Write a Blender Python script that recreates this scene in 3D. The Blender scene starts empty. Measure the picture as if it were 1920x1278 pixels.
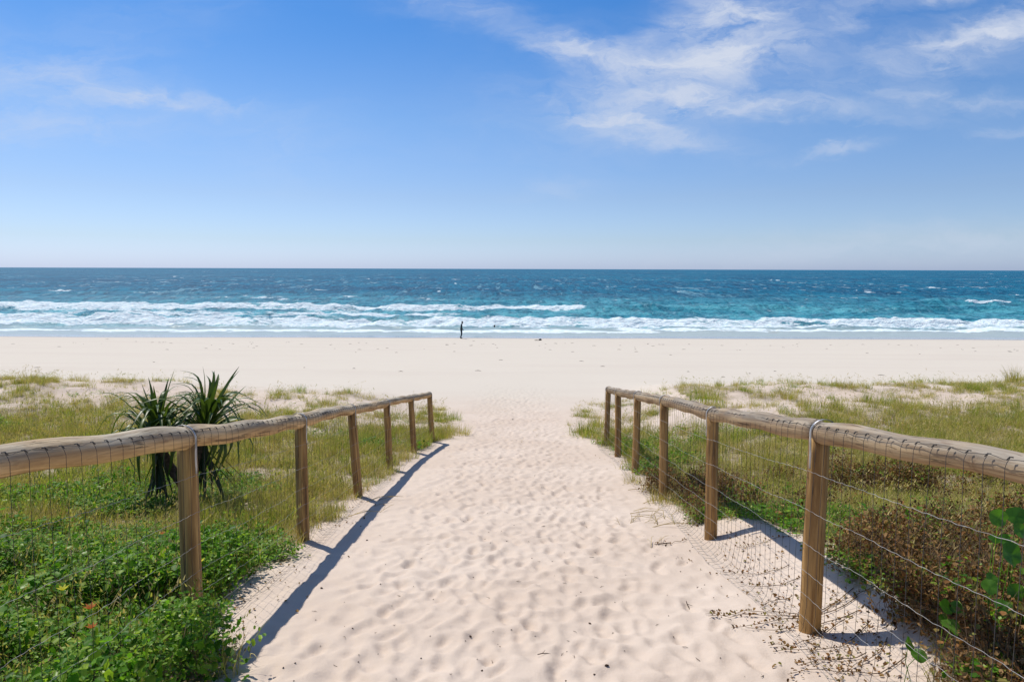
import bpy, math, random
import numpy as np
from mathutils import Vector, Matrix, Euler

random.seed(7)
RNG = np.random.default_rng(11)
scene = bpy.context.scene
COL = scene.collection
R = math.radians

# ------------------------------------------------------------------ camera
EYE = 7.1                                  # eye height above the sea, metres
F_PX = 1280.0
PITCH = math.atan(135 / F_PX)
cam_data = bpy.data.cameras.new('camera')
cam = bpy.data.objects.new('camera', cam_data)
COL.objects.link(cam)
cam_data.sensor_width = 36.0
cam_data.lens = 24.0
cam_data.clip_start = 0.05
cam_data.clip_end = 90000.0
cam.location = (0, 0, EYE)
ROLL = math.atan(6 / 1920.0)
cam.rotation_euler = (Euler((math.pi / 2 - PITCH, 0, 0)).to_matrix() @ Matrix.Rotation(ROLL, 3, 'Z')).to_euler()
scene.camera = cam

# ------------------------------------------------------------------ render
scene.render.engine = 'CYCLES'
scene.cycles.use_denoising = True
try:
    scene.cycles.denoiser = 'OPENIMAGEDENOISE'
    scene.cycles.denoising_input_passes = 'RGB_ALBEDO_NORMAL'
except Exception:
    pass
scene.cycles.max_bounces = 6
scene.cycles.diffuse_bounces = 3
scene.cycles.glossy_bounces = 3
scene.view_settings.view_transform = 'Standard'
scene.view_settings.look = 'None'
scene.view_settings.gamma = 1.0
scene.view_settings.use_curve_mapping = False
scene.view_settings.exposure = 0.0

# ------------------------------------------------------------------ sun and sky
SUN_DIR = Vector((-0.42, 0.46, 1.02)).normalized()      # towards the sun: ahead, to the left, high
SUN_EL = math.asin(SUN_DIR.z)
SUN_AZ = math.atan2(SUN_DIR.x, SUN_DIR.y)               # clockwise from +Y
sun_data = bpy.data.lights.new('sun', 'SUN')
sun_data.energy = 4.5
sun_data.angle = R(0.53)
sun_data.color = (1.0, 0.945, 0.865)
sun = bpy.data.objects.new('sun', sun_data)
sun.rotation_euler = (-SUN_DIR).to_track_quat('-Z', 'Y').to_euler()
sun.location = (-20, 20, 60)
COL.objects.link(sun)


class NT:
    """small helper round a node tree"""
    def __init__(self, tree):
        self.t = tree
        tree.nodes.clear()

    def n(self, kind, **kw):
        nd = self.t.nodes.new(kind)
        for k, v in kw.items():
            setattr(nd, k, v)
        return nd

    def put(self, sock, v):
        if v is None:
            return
        if isinstance(v, bpy.types.NodeSocket):
            self.t.links.new(v, sock)
        else:
            if hasattr(sock.default_value, '__len__') and not hasattr(v, '__len__'):
                v = [v] * len(sock.default_value)
            if hasattr(v, '__len__') and len(v) == 3 and len(sock.default_value) == 4:
                v = (*v, 1.0)
            sock.default_value = v

    def m(self, op, a, b=None, c=None, clamp=False):
        nd = self.n('ShaderNodeMath', operation=op, use_clamp=clamp)
        for i, v in enumerate((a, b, c)):
            if v is not None:
                self.put(nd.inputs[i], v)
        return nd.outputs[0]

    def vm(self, op, a, b=None):
        nd = self.n('ShaderNodeVectorMath', operation=op)
        self.put(nd.inputs[0], a)
        if b is not None:
            self.put(nd.inputs[1], b)
        return nd.outputs[0]

    def noise(self, vec, scale, detail=3, rough=0.5, dist=0.0, out=0):
        nd = self.n('ShaderNodeTexNoise')
        self.put(nd.inputs['Vector'], vec)
        self.put(nd.inputs['Scale'], scale)
        self.put(nd.inputs['Detail'], detail)
        self.put(nd.inputs['Roughness'], rough)
        self.put(nd.inputs['Distortion'], dist)
        return nd.outputs[out]

    def ramp(self, v, a, b, lo=0.0, hi=1.0, smooth=True):
        nd = self.n('ShaderNodeMapRange')
        nd.interpolation_type = 'SMOOTHSTEP' if smooth else 'LINEAR'
        for i, x in enumerate((v, a, b, lo, hi)):
            self.put(nd.inputs[i], x)
        return nd.outputs[0]

    def mix(self, f, a, b, mode='MIX'):
        nd = self.n('ShaderNodeMix', data_type='RGBA', blend_type=mode)
        self.put(nd.inputs[0], f)
        self.put(nd.inputs[6], a)
        self.put(nd.inputs[7], b)
        return nd.outputs[2]

    def mapping(self, vec, scale=(1, 1, 1), rot=(0, 0, 0), loc=(0, 0, 0)):
        nd = self.n('ShaderNodeMapping')
        self.put(nd.inputs[0], vec)
        nd.inputs[1].default_value = loc
        nd.inputs[2].default_value = rot
        nd.inputs[3].default_value = scale
        return nd.outputs[0]

    def bump(self, h, strength=0.5, dist=0.01, normal=None):
        nd = self.n('ShaderNodeBump')
        self.put(nd.inputs['Height'], h)
        self.put(nd.inputs['Strength'], strength)
        self.put(nd.inputs['Distance'], dist)
        if normal is not None:
            self.put(nd.inputs['Normal'], normal)
        return nd.outputs[0]

    def attr(self, name, out='Fac'):
        return self.n('ShaderNodeAttribute', attribute_name=name).outputs[out]


world = bpy.data.worlds.new('World')
scene.world = world
world.use_nodes = True
w = NT(world.node_tree)
sky = w.n('ShaderNodeTexSky', sky_type='NISHITA')
sky.sun_disc = False
sky.sun_elevation = SUN_EL
sky.sun_rotation = SUN_AZ
sky.altitude = 10
sky.air_density = 1.0
sky.dust_density = 0.6
sky.ozone_density = 2.2
gen = w.n('ShaderNodeTexCoord').outputs['Generated']
sep = w.n('ShaderNodeSeparateXYZ')
w.put(sep.inputs[0], gen)
gx, gy, gz = sep.outputs
ysafe = w.m('MAXIMUM', gy, 0.05)
gu = w.m('DIVIDE', gx, ysafe)
gv = w.m('DIVIDE', gz, ysafe)
front = w.ramp(gy, 0.1, 0.3)
uvw = w.n('ShaderNodeCombineXYZ')
w.put(uvw.inputs[0], gu)
w.put(uvw.inputs[1], gv)
# warp of the cloud outlines
wn = w.noise(uvw.outputs[0], 3.2, 4, 0.6, 0.3, out=1)
wv = w.vm('MULTIPLY', w.vm('SUBTRACT', wn, (0.5, 0.5, 0.5)), (0.12, 0.08, 0.0))
wn2 = w.noise(w.mapping(uvw.outputs[0], (1.0, 2.2, 1.0), (0, 0, -0.15)), 13.0, 5, 0.62, 0.4, out=1)
wv2 = w.vm('MULTIPLY', w.vm('SUBTRACT', wn2, (0.5, 0.5, 0.5)), (0.10, 0.05, 0.0))
pw = w.vm('ADD', w.vm('ADD', uvw.outputs[0], wv), wv2)
sp = w.n('ShaderNodeSeparateXYZ')
w.put(sp.inputs[0], pw)
pu, pv = sp.outputs[0], sp.outputs[1]
# wind-blown cirrus: centre and half size in tangent units, tilt, density
CIRRUS = [
    (1340, 135, 120, 50, 14, 1.3), (1375, 62, 80, 20, 9, 1.1), (1282, 62, 36, 48, 60, 0.7),
    (1105, 134, 90, 20, -9, 1.1), (1190, 205, 120, 46, 10, 0.5), (1170, 246, 130, 15, -12, 0.7),
    (1440, 222, 190, 14, -3, 0.65), (1825, 92, 150, 26, 11, 1.35), (1770, 8, 140, 20, 8, 0.8),
    (1590, 24, 50, 20, 8, 0.7), (1550, 80, 28, 16, 20, 0.55), (1740, 200, 150, 14, -5, 0.5),
    (1545, 297, 70, 9, 10, 0.5), (1870, 258, 80, 8, 4, 0.4), (870, 58, 120, 32, -12, 0.4),
    (165, 185, 170, 42, -10, 0.50), (330, 206, 140, 11, -4, 0.45), (60, 255, 170, 28, -4, 0.4),
    (540, 285, 110, 60, 0, 0.16), (1260, 190, 330, 90, 8, 0.20), (1720, 455, 420, 30, 4, 0.30),
    (1030, 360, 60, 14, 0, 0.18), (1780, 130, 240, 70, 8, 0.12), (250, 100, 260, 60, 20, 0.14),
]
dens = None
for (cx, cy, rx, ry, tilt, amp) in CIRRUS:
    cu, cv = (cx - 960) / 1280.0, (504 - cy) / 1280.0 * 1.03
    du = w.m('SUBTRACT', pu, cu)
    dv = w.m('SUBTRACT', pv, cv)
    ct, st = math.cos(R(tilt)), math.sin(R(tilt))
    a = w.m('ADD', w.m('MULTIPLY', du, ct * 1280 / rx), w.m('MULTIPLY', dv, st * 1280 / rx))
    b = w.m('ADD', w.m('MULTIPLY', dv, ct * 1280 / ry), w.m('MULTIPLY', du, -st * 1280 / ry))
    q = w.m('ADD', w.m('MULTIPLY', a, a), w.m('MULTIPLY', b, b))
    g = w.m('MULTIPLY', w.m('EXPONENT', w.m('MULTIPLY', q, -0.80)), amp)
    dens = g if dens is None else w.m('ADD', dens, g)
streak = w.noise(w.mapping(pw, (1.0, 3.4, 1.0), (0, 0, -0.2)), 8.0, 7, 0.62, 0.6)
streak = w.ramp(streak, 0.32, 0.68, 0.12, 1.10, False)
dens = w.m('MULTIPLY', w.m('MULTIPLY', dens, streak), front)
# the same thin cirrus carried over the rest of the sky

pz = w.m('MAXIMUM', gz, 0.06)
cmb = w.n('ShaderNodeCombineXYZ')
w.put(cmb.inputs[0], w.m('DIVIDE', gx, pz))
w.put(cmb.inputs[1], w.m('DIVIDE', gy, pz))
far = w.noise(w.mapping(cmb.outputs[0], (1, 0.6, 1)), 0.55, 7, 0.6, 0.5)
far = w.m('MULTIPLY', w.ramp(far, 0.52, 0.80, 0.0, 0.45), w.ramp(gz, 0.02, 0.3))
far = w.m('MULTIPLY', far, w.m('SUBTRACT', 1.0, w.m('MULTIPLY', front, 0.75)))
dens = w.ramp(w.m('ADD', dens, far), 0.0, 1.5, 0.0, 1.0, False)
dens = w.m('SUBTRACT', 1.0, w.m('POWER', w.m('SUBTRACT', 1.0, dens), 1.65))
# clean sea air of the photograph: paler blue low down, deeper blue overhead, the same all the way round
tr_ = w.n('ShaderNodeValToRGB')
cr_ = tr_.color_ramp
STOPS = [(0.0, (1.02, 1.30, 2.25)), (0.04, (0.92, 1.11, 1.60)), (0.10, (0.88, 1.02, 1.37)), (0.20, (0.76, 1.03, 1.38)), (0.30, (0.48, 0.91, 1.39)),
         (0.38, (0.30, 0.83, 1.40)), (0.6, (0.45, 0.80, 1.25)), (1.0, (0.90, 0.95, 1.05))]
while len(cr_.elements) < len(STOPS):
    cr_.elements.new(0.5)
for i, (p_, c_) in enumerate(STOPS):
    cr_.elements[i].position = p_
    cr_.elements[i].color = (c_[0] / 2.5, c_[1] / 2.5, c_[2] / 2.5, 1)
w.put(tr_.inputs[0], gz)
tint = w.vm('MULTIPLY', tr_.outputs[0], (2.5, 2.5, 2.5))
skyc = w.mix(1.0, sky.outputs[0], tint, 'MULTIPLY')
cloudc = (7.2, 7.9, 9.4)
colr = w.mix(dens, skyc, cloudc)
bg = w.n('ShaderNodeBackground')
w.put(bg.inputs[0], colr)
bg.inputs[1].default_value = 0.088
wo = w.n('ShaderNodeOutputWorld')
w.put(wo.inputs[0], bg.outputs[0])


# ------------------------------------------------------------------ helpers
def tag(o, label=None, cat=None, group=None, kind=None):
    if label: o['label'] = label
    if cat: o['category'] = cat
    if group: o['group'] = group
    if kind: o['kind'] = kind
    return o


def empty(name, loc, rz=0.0):
    o = bpy.data.objects.new(name, None)
    o.location = loc
    o.rotation_euler = (0, 0, rz)
    o.empty_display_size = 0.2
    COL.objects.link(o)
    return o


def place(name, me, parent=None, loc=(0, 0, 0), rot=(0, 0, 0), scale=(1, 1, 1)):
    o = bpy.data.objects.new(name, me)
    o.location, o.rotation_euler, o.scale = loc, rot, scale
    COL.objects.link(o)
    if parent is not None:
        o.parent = parent
    return o


def pix(u, v, D):
    """point at forward distance D seen at pixel (u, v) of the photograph"""
    a, b = (u - 960) / F_PX, (639 - v) / F_PX
    c, s = math.cos(ROLL), math.sin(ROLL)
    a, b = a * c - b * s, b * c + a * s
    ry = math.cos(PITCH) + b * math.sin(PITCH)
    rz = -math.sin(PITCH) + b * math.cos(PITCH)
    return (a / ry * D, D, EYE + rz / ry * D)


def mesh_np(name, verts, faces, smooth=False, mat=None, mats=None, midx=None):
    """verts (n,3), faces (m,k) all of the same size k, or a list of such arrays"""
    me = bpy.data.meshes.new(name)
    verts = np.asarray(verts, dtype=np.float32)
    fl = faces if isinstance(faces, list) else [faces]
    fl = [np.asarray(f, dtype=np.int32) for f in fl if len(f)]
    me.vertices.add(len(verts))
    me.vertices.foreach_set('co', verts.ravel())
    tot = np.concatenate([np.full(len(f), f.shape[1], dtype=np.int32) for f in fl])
    idx = np.concatenate([f.ravel() for f in fl])
    start = np.concatenate([[0], np.cumsum(tot)[:-1]]).astype(np.int32)
    me.loops.add(len(idx))
    me.loops.foreach_set('vertex_index', idx)
    me.polygons.add(len(tot))
    me.polygons.foreach_set('loop_start', start)
    me.polygons.foreach_set('loop_total', tot)
    for m_ in (mats or ([mat] if mat else [])):
        me.materials.append(m_)
    if midx is not None:
        me.polygons.foreach_set('material_index', np.asarray(midx, dtype=np.int32))
    me.update(calc_edges=True)
    if smooth:
        me.polygons.foreach_set('use_smooth', np.ones(len(tot), dtype=bool))
    me.validate()
    return me


class Geo:
    """collects pieces of the same mesh; quads and triangles"""
    def __init__(self):
        self.v, self.q, self.t, self.mq, self.mt, self.n = [], [], [], [], [], 0

    def add(self, v, q=None, t=None, mi=0):
        v = np.asarray(v, dtype=np.float64)
        if q is not None and len(q):
            q = np.asarray(q) + self.n
            self.q.append(q); self.mq += [mi] * len(q)
        if t is not None and len(t):
            t = np.asarray(t) + self.n
            self.t.append(t); self.mt += [mi] * len(t)
        self.v.append(v)
        self.n += len(v)

    def mesh(self, name, smooth=False, mats=()):
        fl, mi = [], []
        if self.q:
            fl.append(np.concatenate(self.q)); mi += self.mq
        if self.t:
            fl.append(np.concatenate(self.t)); mi += self.mt
        return mesh_np(name, np.concatenate(self.v), fl, smooth, mats=list(mats), midx=mi)


def tube(pts, rad, sides=5, caps=True, squash=None):
    """tube along a polyline; returns verts, quads, tris"""
    P = np.asarray(pts, dtype=float)
    n = len(P)
    rad = np.broadcast_to(np.asarray(rad, dtype=float), (n,))
    T = np.gradient(P, axis=0)
    T /= np.linalg.norm(T, axis=1, keepdims=True) + 1e-12
    up = np.array([0, 0, 1.0])
    if abs(T[:, 2]).mean() > 0.8:
        up = np.array([0, 1.0, 0])
    A = np.cross(T, up); A /= np.linalg.norm(A, axis=1, keepdims=True) + 1e-12
    B = np.cross(A, T)
    ang = np.arange(sides) / sides * 2 * np.pi
    V = P[:, None, :] + rad[:, None, None] * (np.cos(ang)[None, :, None] * A[:, None, :] + np.sin(ang)[None, :, None] * B[:, None, :])
    V = V.reshape(-1, 3)
    i = np.arange(n - 1)[:, None] * sides
    j = np.arange(sides)[None, :]
    jn = (j + 1) % sides
    Q = np.stack([i + j, i + jn, i + sides + jn, i + sides + j], -1).reshape(-1, 4)
    Tt = []
    if caps and sides >= 3:
        V = np.concatenate([V, P[:1], P[-1:]])
        c0, c1 = n * sides, n * sides + 1
        for k in range(sides):
            Tt.append((c0, (k + 1) % sides, k))
            Tt.append((c1, (n - 1) * sides + k, (n - 1) * sides + (k + 1) % sides))
    return V, Q, np.array(Tt, dtype=int).reshape(-1, 3)


# value noise in numpy
def _hash(ix, iy, seed):
    h = (ix.astype(np.int64) * 374761393 + iy.astype(np.int64) * 668265263 + seed * 974634777) & 0xFFFFFFFF
    h = ((h ^ (h >> 13)) * 1274126177) & 0xFFFFFFFF
    return ((h ^ (h >> 16)) & 0xFFFF) / 65535.0


def vnoise(x, y, seed=0):
    ix, iy = np.floor(x), np.floor(y)
    fx, fy = x - ix, y - iy
    fx = fx * fx * fx * (fx * (fx * 6 - 15) + 10)
    fy = fy * fy * fy * (fy * (fy * 6 - 15) + 10)
    a, b = _hash(ix, iy, seed), _hash(ix + 1, iy, seed)
    c, d = _hash(ix, iy + 1, seed), _hash(ix + 1, iy + 1, seed)
    return (a * (1 - fx) + b * fx) * (1 - fy) + (c * (1 - fx) + d * fx) * fy


def fbm(x, y, oct=4, seed=0, gain=0.5):
    s, a, t = 0.0, 1.0, 0.0
    for k in range(oct):
        ca, sa = math.cos(0.6 * k), math.sin(0.6 * k)
        f = 2.03 ** k
        s = s + a * vnoise((x * ca - y * sa) * f + 13.7 * k, (x * sa + y * ca) * f + 7.1 * k, seed + k)
        t += a
        a *= gain
    return s / t


def sstep(x, a, b):
    t = np.clip((x - a) / (b - a), 0, 1)
    return t * t * (3 - 2 * t)


def hermite(x, xs, ys):
    xs, ys = np.asarray(xs, float), np.asarray(ys, float)
    d = np.diff(ys) / np.diff(xs)
    m = np.zeros_like(ys)
    m[0], m[-1] = d[0], d[-1]
    for i in range(1, len(xs) - 1):
        m[i] = 0 if d[i - 1] * d[i] <= 0 else 2 / (1 / d[i - 1] + 1 / d[i])
    x = np.clip(x, xs[0], xs[-1])
    k = np.clip(np.searchsorted(xs, x) - 1, 0, len(xs) - 2)
    h = xs[k + 1] - xs[k]
    t = (x - xs[k]) / h
    return ((2 * t ** 3 - 3 * t ** 2 + 1) * ys[k] + (t ** 3 - 2 * t ** 2 + t) * h * m[k]
            + (-2 * t ** 3 + 3 * t ** 2) * ys[k + 1] + (t ** 3 - t ** 2) * h * m[k + 1])


# ------------------------------------------------------------------ materials
def new_mat(name):
    m_ = bpy.data.materials.new(name)
    m_.use_nodes = True
    t = NT(m_.node_tree)
    out = t.n('ShaderNodeOutputMaterial')
    return m_, t, out


def princ(t, out, color, rough=0.6, spec=0.3, normal=None, metallic=0.0):
    b = t.n('ShaderNodeBsdfPrincipled')
    t.put(b.inputs['Base Color'], color)
    t.put(b.inputs['Roughness'], rough)
    t.put(b.inputs['Specular IOR Level'], spec)
    t.put(b.inputs['Metallic'], metallic)
    if normal is not None:
        t.put(b.inputs['Normal'], normal)
    t.put(out.inputs[0], b.outputs[0])
    return b


def mat_sand():
    m_, t, out = new_mat('sand')
    P = t.n('ShaderNodeTexCoord').outputs['Object']
    big = t.noise(P, 0.6, 4, 0.55)
    c = t.mix(t.ramp(big, 0.35, 0.65), (0.580, 0.474, 0.382), (0.632, 0.530, 0.438))
    mid = t.noise(P, 9.0, 5, 0.6)
    c = t.mix(t.ramp(mid, 0.35, 0.70, 0.0, 0.35), c, (0.54, 0.45, 0.37))
    grain = t.noise(P, 420.0, 2, 0.6)
    c = t.mix(t.ramp(grain, 0.45, 0.75, 0, 0.35), c, (0.42, 0.33, 0.26))
    beach = t.attr('beach')
    c = t.mix(t.m('MULTIPLY', beach, 0.85), c, (0.600, 0.552, 0.468))
    # streaks of finer wind-blown shell and tide marks on the open beach
    st = t.noise(t.mapping(P, (0.05, 0.35, 1)), 1.0, 5, 0.6)
    c = t.mix(t.m('MULTIPLY', t.ramp(st, 0.45, 0.7, 0, 0.30), beach), c, (0.54, 0.47, 0.40))
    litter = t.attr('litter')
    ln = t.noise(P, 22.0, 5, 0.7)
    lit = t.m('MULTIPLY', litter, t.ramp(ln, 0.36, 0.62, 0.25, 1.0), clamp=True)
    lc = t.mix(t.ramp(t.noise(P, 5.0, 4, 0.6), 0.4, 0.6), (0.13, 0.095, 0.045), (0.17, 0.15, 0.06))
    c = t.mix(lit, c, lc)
    wet = t.attr('wet')
    c = t.mix(wet, c, (0.34, 0.315, 0.285))
    rough = t.ramp(wet, 0.3, 1.0, 0.95, 0.12)
    h = t.m('ADD', t.m('MULTIPLY', t.noise(P, 26.0, 6, 0.70), 1.35), t.m('MULTIPLY', t.noise(P, 300, 2, 0.5), 0.15))
    nb = t.bump(h, t.ramp(wet, 0.0, 1.0, 0.45, 0.05), 0.012)
    princ(t, out, c, rough, t.ramp(wet, 0, 1, 0.12, 0.5), nb)
    return m_


def mat_sea():
    m_, t, out = new_mat('sea_water')
    geo = t.n('ShaderNodeNewGeometry').outputs['Position']
    deep = t.attr('deep')
    foam = t.attr('foam')
    P = geo
    big = t.noise(t.mapping(P, (0.006, 0.012, 1)), 1.0, 4, 0.5)
    c_far = t.mix(t.ramp(big, 0.35, 0.65), (0.004, 0.135, 0.245), (0.008, 0.195, 0.310))
    c_near = t.mix(t.ramp(t.noise(t.mapping(P, (0.05, 0.12, 1)), 1.0, 4, 0.6), 0.35, 0.65), (0.035, 0.26, 0.34), (0.11, 0.42, 0.48))
    c = t.mix(deep, c_near, c_far)
    mot = t.noise(t.mapping(P, (0.42, 0.10, 0.1)), 1.0, 5, 0.66, 0.8)  # flecks: shaded and bright wave faces painted into the water colour
    c = t.mix(t.ramp(mot, 0.44, 0.57, 0.0, 0.70), c, t.mix(1.0, c, (0.35, 0.42, 0.50), 'MULTIPLY'))
    c = t.mix(t.ramp(mot, 0.58, 0.67, 0.0, 0.65), c, (0.20, 0.42, 0.50))
    mo2 = t.noise(t.mapping(P, (0.13, 0.012, 0.1)), 1.0, 5, 0.68, 0.8)  # longer flecks far out, wave shade and glint again put into the colour
    c = t.mix(t.m('MULTIPLY', t.ramp(mo2, 0.46, 0.56, 0.0, 0.75), deep), c, t.mix(1.0, c, (0.4, 0.50, 0.62), 'MULTIPLY'))
    c = t.mix(t.m('MULTIPLY', t.ramp(mo2, 0.57, 0.66, 0.0, 0.65), deep), c, (0.18, 0.40, 0.50))
    shallow = t.attr('shallow')
    c = t.mix(shallow, c, (0.38, 0.44, 0.41))
    # foam: lace of fine streaks where thin, solid where thick
    f1 = t.noise(t.mapping(P, (0.55, 1.3, 1.3)), 1.0, 7, 0.68, 0.5)
    f2 = t.noise(t.mapping(P, (2.2, 4.0, 4.0)), 1.0, 4, 0.6)
    fn = t.m('ADD', t.m('MULTIPLY', f1, 0.72), t.m('MULTIPLY', f2, 0.28))
    thr = t.m('SUBTRACT', 0.86, t.m('MULTIPLY', foam, 0.62))
    fm = t.ramp(t.m('SUBTRACT', fn, thr), -0.05, 0.10)
    fm = t.m('MULTIPLY', fm, t.ramp(foam, 0.02, 0.12), clamp=True)
    fm = t.m('MULTIPLY', fm, 0.96)
    fcol = t.mix(t.ramp(f2, 0.3, 0.7), (0.50, 0.66, 0.72), (0.86, 0.90, 0.91))
    c = t.mix(fm, c, fcol)
    rough = t.m('MAXIMUM', t.ramp(fm, 0.0, 1.0, 0.22, 0.85), t.ramp(deep, 0.0, 1.0, 0.30, 0.62))
    # chop: three sizes of wavelets, widened with distance by their own size
    w1 = t.noise(t.mapping(P, (0.30, 0.75, 0.5)), 1.0, 5, 0.62, 0.4)
    w2 = t.noise(t.mapping(P, (0.045, 0.11, 0.1)), 1.0, 5, 0.6, 0.3)
    w3 = t.noise(t.mapping(P, (1.6, 3.0, 2.0)), 1.0, 3, 0.6)
    h = t.m('ADD', t.m('ADD', t.m('MULTIPLY', w1, 1.1), t.m('MULTIPLY', w2, t.ramp(deep, 0.0, 1.0, 0.0, 4.5))), t.m('MULTIPLY', w3, 0.22))
    nb = t.bump(h, 1.0, t.ramp(shallow, 0, 1, 0.9, 0.08))
    b = princ(t, out, c, rough, t.ramp(fm, 0, 1, 0.14, 0.1), nb)
    return m_


def mat_wood(name, side, top, grain_dark):
    """weathered round timber; x of the object runs along the log"""
    m_, t, out = new_mat(name)
    P = t.n('ShaderNodeTexCoord').outputs['Object']
    info = t.n('ShaderNodeObjectInfo').outputs['Random']
    off = t.n('ShaderNodeCombineXYZ')
    t.put(off.inputs[0], t.m('MULTIPLY', info, 37.0))
    P = t.vm('ADD', P, off.outputs[0])
    g1 = t.noise(t.mapping(P, (1.3, 26, 26)), 1.0, 6, 0.62, 0.8)
    g2 = t.noise(t.mapping(P, (3.5, 110, 110)), 1.0, 3, 0.6, 0.3)
    blot = t.noise(t.mapping(P, (2.4, 7, 7)), 1.0, 5, 0.6, 0.5)
    c = t.mix(t.ramp(g1, 0.35, 0.66), side, grain_dark)
    wea = t.attr('weather')
    wm = t.m('MULTIPLY', wea, t.ramp(blot, 0.30, 0.60, 0.55, 1.0), clamp=True)
    tc = t.mix(t.ramp(g1, 0.38, 0.62), top, (top[0] * 0.55, top[1] * 0.53, top[2] * 0.52))
    c = t.mix(wm, c, tc)
    c = t.mix(t.ramp(g2, 0.52, 0.78, 0.0, 0.55), c, (grain_dark[0] * 0.45, grain_dark[1] * 0.42, grain_dark[2] * 0.4))
    # rust and tannin stains
    st = t.noise(t.mapping(P, (5.0, 9, 9), loc=(3, 1, 2)), 1.0, 4, 0.6, 1.2)
    c = t.mix(t.ramp(st, 0.60, 0.76, 0.0, 0.5), c, (0.14, 0.07, 0.04))
    ck = t.ramp(t.noise(t.mapping(P, (1.6, 42, 42)), 1.0, 4, 0.55, 0.5), 0.60, 0.64)
    c = t.mix(t.m('MULTIPLY', ck, 0.55), c, (0.05, 0.035, 0.025))
    h = t.m('SUBTRACT', t.m('ADD', t.m('MULTIPLY', g1, 0.7), t.m('MULTIPLY', g2, 0.4)), t.m('MULTIPLY', ck, 0.7))
    nb = t.bump(h, 1.0, 0.005)
    princ(t, out, c, 0.85, 0.15, nb)
    return m_


def mat_metal(name, col, rough=0.45, metallic=0.7):
    m_, t, out = new_mat(name)
    P = t.n('ShaderNodeTexCoord').outputs['Object']
    c = t.mix(t.ramp(t.noise(P, 14.0, 4, 0.6), 0.4, 0.65), col, tuple(q * 0.55 for q in col))
    princ(t, out, c, rough, 0.4, None, metallic)
    return m_


def mat_leaf(name, cols, rough=0.45, trans=0.35, spec=0.4, scale_var=1.0, vein=False):
    """cols: list of colours spread over instances and over single leaves"""
    m_, t, out = new_mat(name)
    info = t.n('ShaderNodeObjectInfo').outputs['Random']
    isl = t.n('ShaderNodeNewGeometry').outputs['Random Per Island']
    v = t.m('FRACT', t.m('ADD', t.m('MULTIPLY', info, 0.9), t.m('MULTIPLY', isl, 1.7)))
    rp = t.n('ShaderNodeValToRGB')
    cr = rp.color_ramp
    while len(cr.elements) < len(cols):
        cr.elements.new(0.5)
    for i, cc in enumerate(cols):
        cr.elements[i].position = i / (len(cols) - 1) if len(cols) > 1 else 0
        cr.elements[i].color = (*cc, 1)
    t.put(rp.inputs[0], v)
    c = rp.outputs[0]
    P = t.n('ShaderNodeTexCoord').outputs['Object']
    c = t.mix(t.ramp(t.noise(P, 60.0, 3, 0.6), 0.35, 0.7, 0, 0.35), c, tuple(q * 0.6 for q in cols[0]))
    b = t.n('ShaderNodeBsdfPrincipled')
    t.put(b.inputs['Base Color'], c)
    t.put(b.inputs['Roughness'], rough)
    t.put(b.inputs['Specular IOR Level'], spec)
    tr = t.n('ShaderNodeBsdfTranslucent')
    t.put(tr.inputs[0], t.mix(1.0, c, (1.25, 1.3, 0.6), 'MULTIPLY'))
    mx = t.n('ShaderNodeMixShader')
    mx.inputs[0].default_value = trans
    t.put(mx.inputs[1], b.outputs[0])
    t.put(mx.inputs[2], tr.outputs[0])
    t.put(out.inputs[0], mx.outputs[0])
    return m_


def mat_plain(name, col, rough=0.7, var=0.4, scale=12):
    m_, t, out = new_mat(name)
    P = t.n('ShaderNodeTexCoord').outputs['Object']
    c = t.mix(t.ramp(t.noise(P, scale, 4, 0.6), 0.35, 0.65), col, tuple(q * (1 - var) for q in col))
    princ(t, out, c, rough, 0.25)
    return m_


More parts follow.
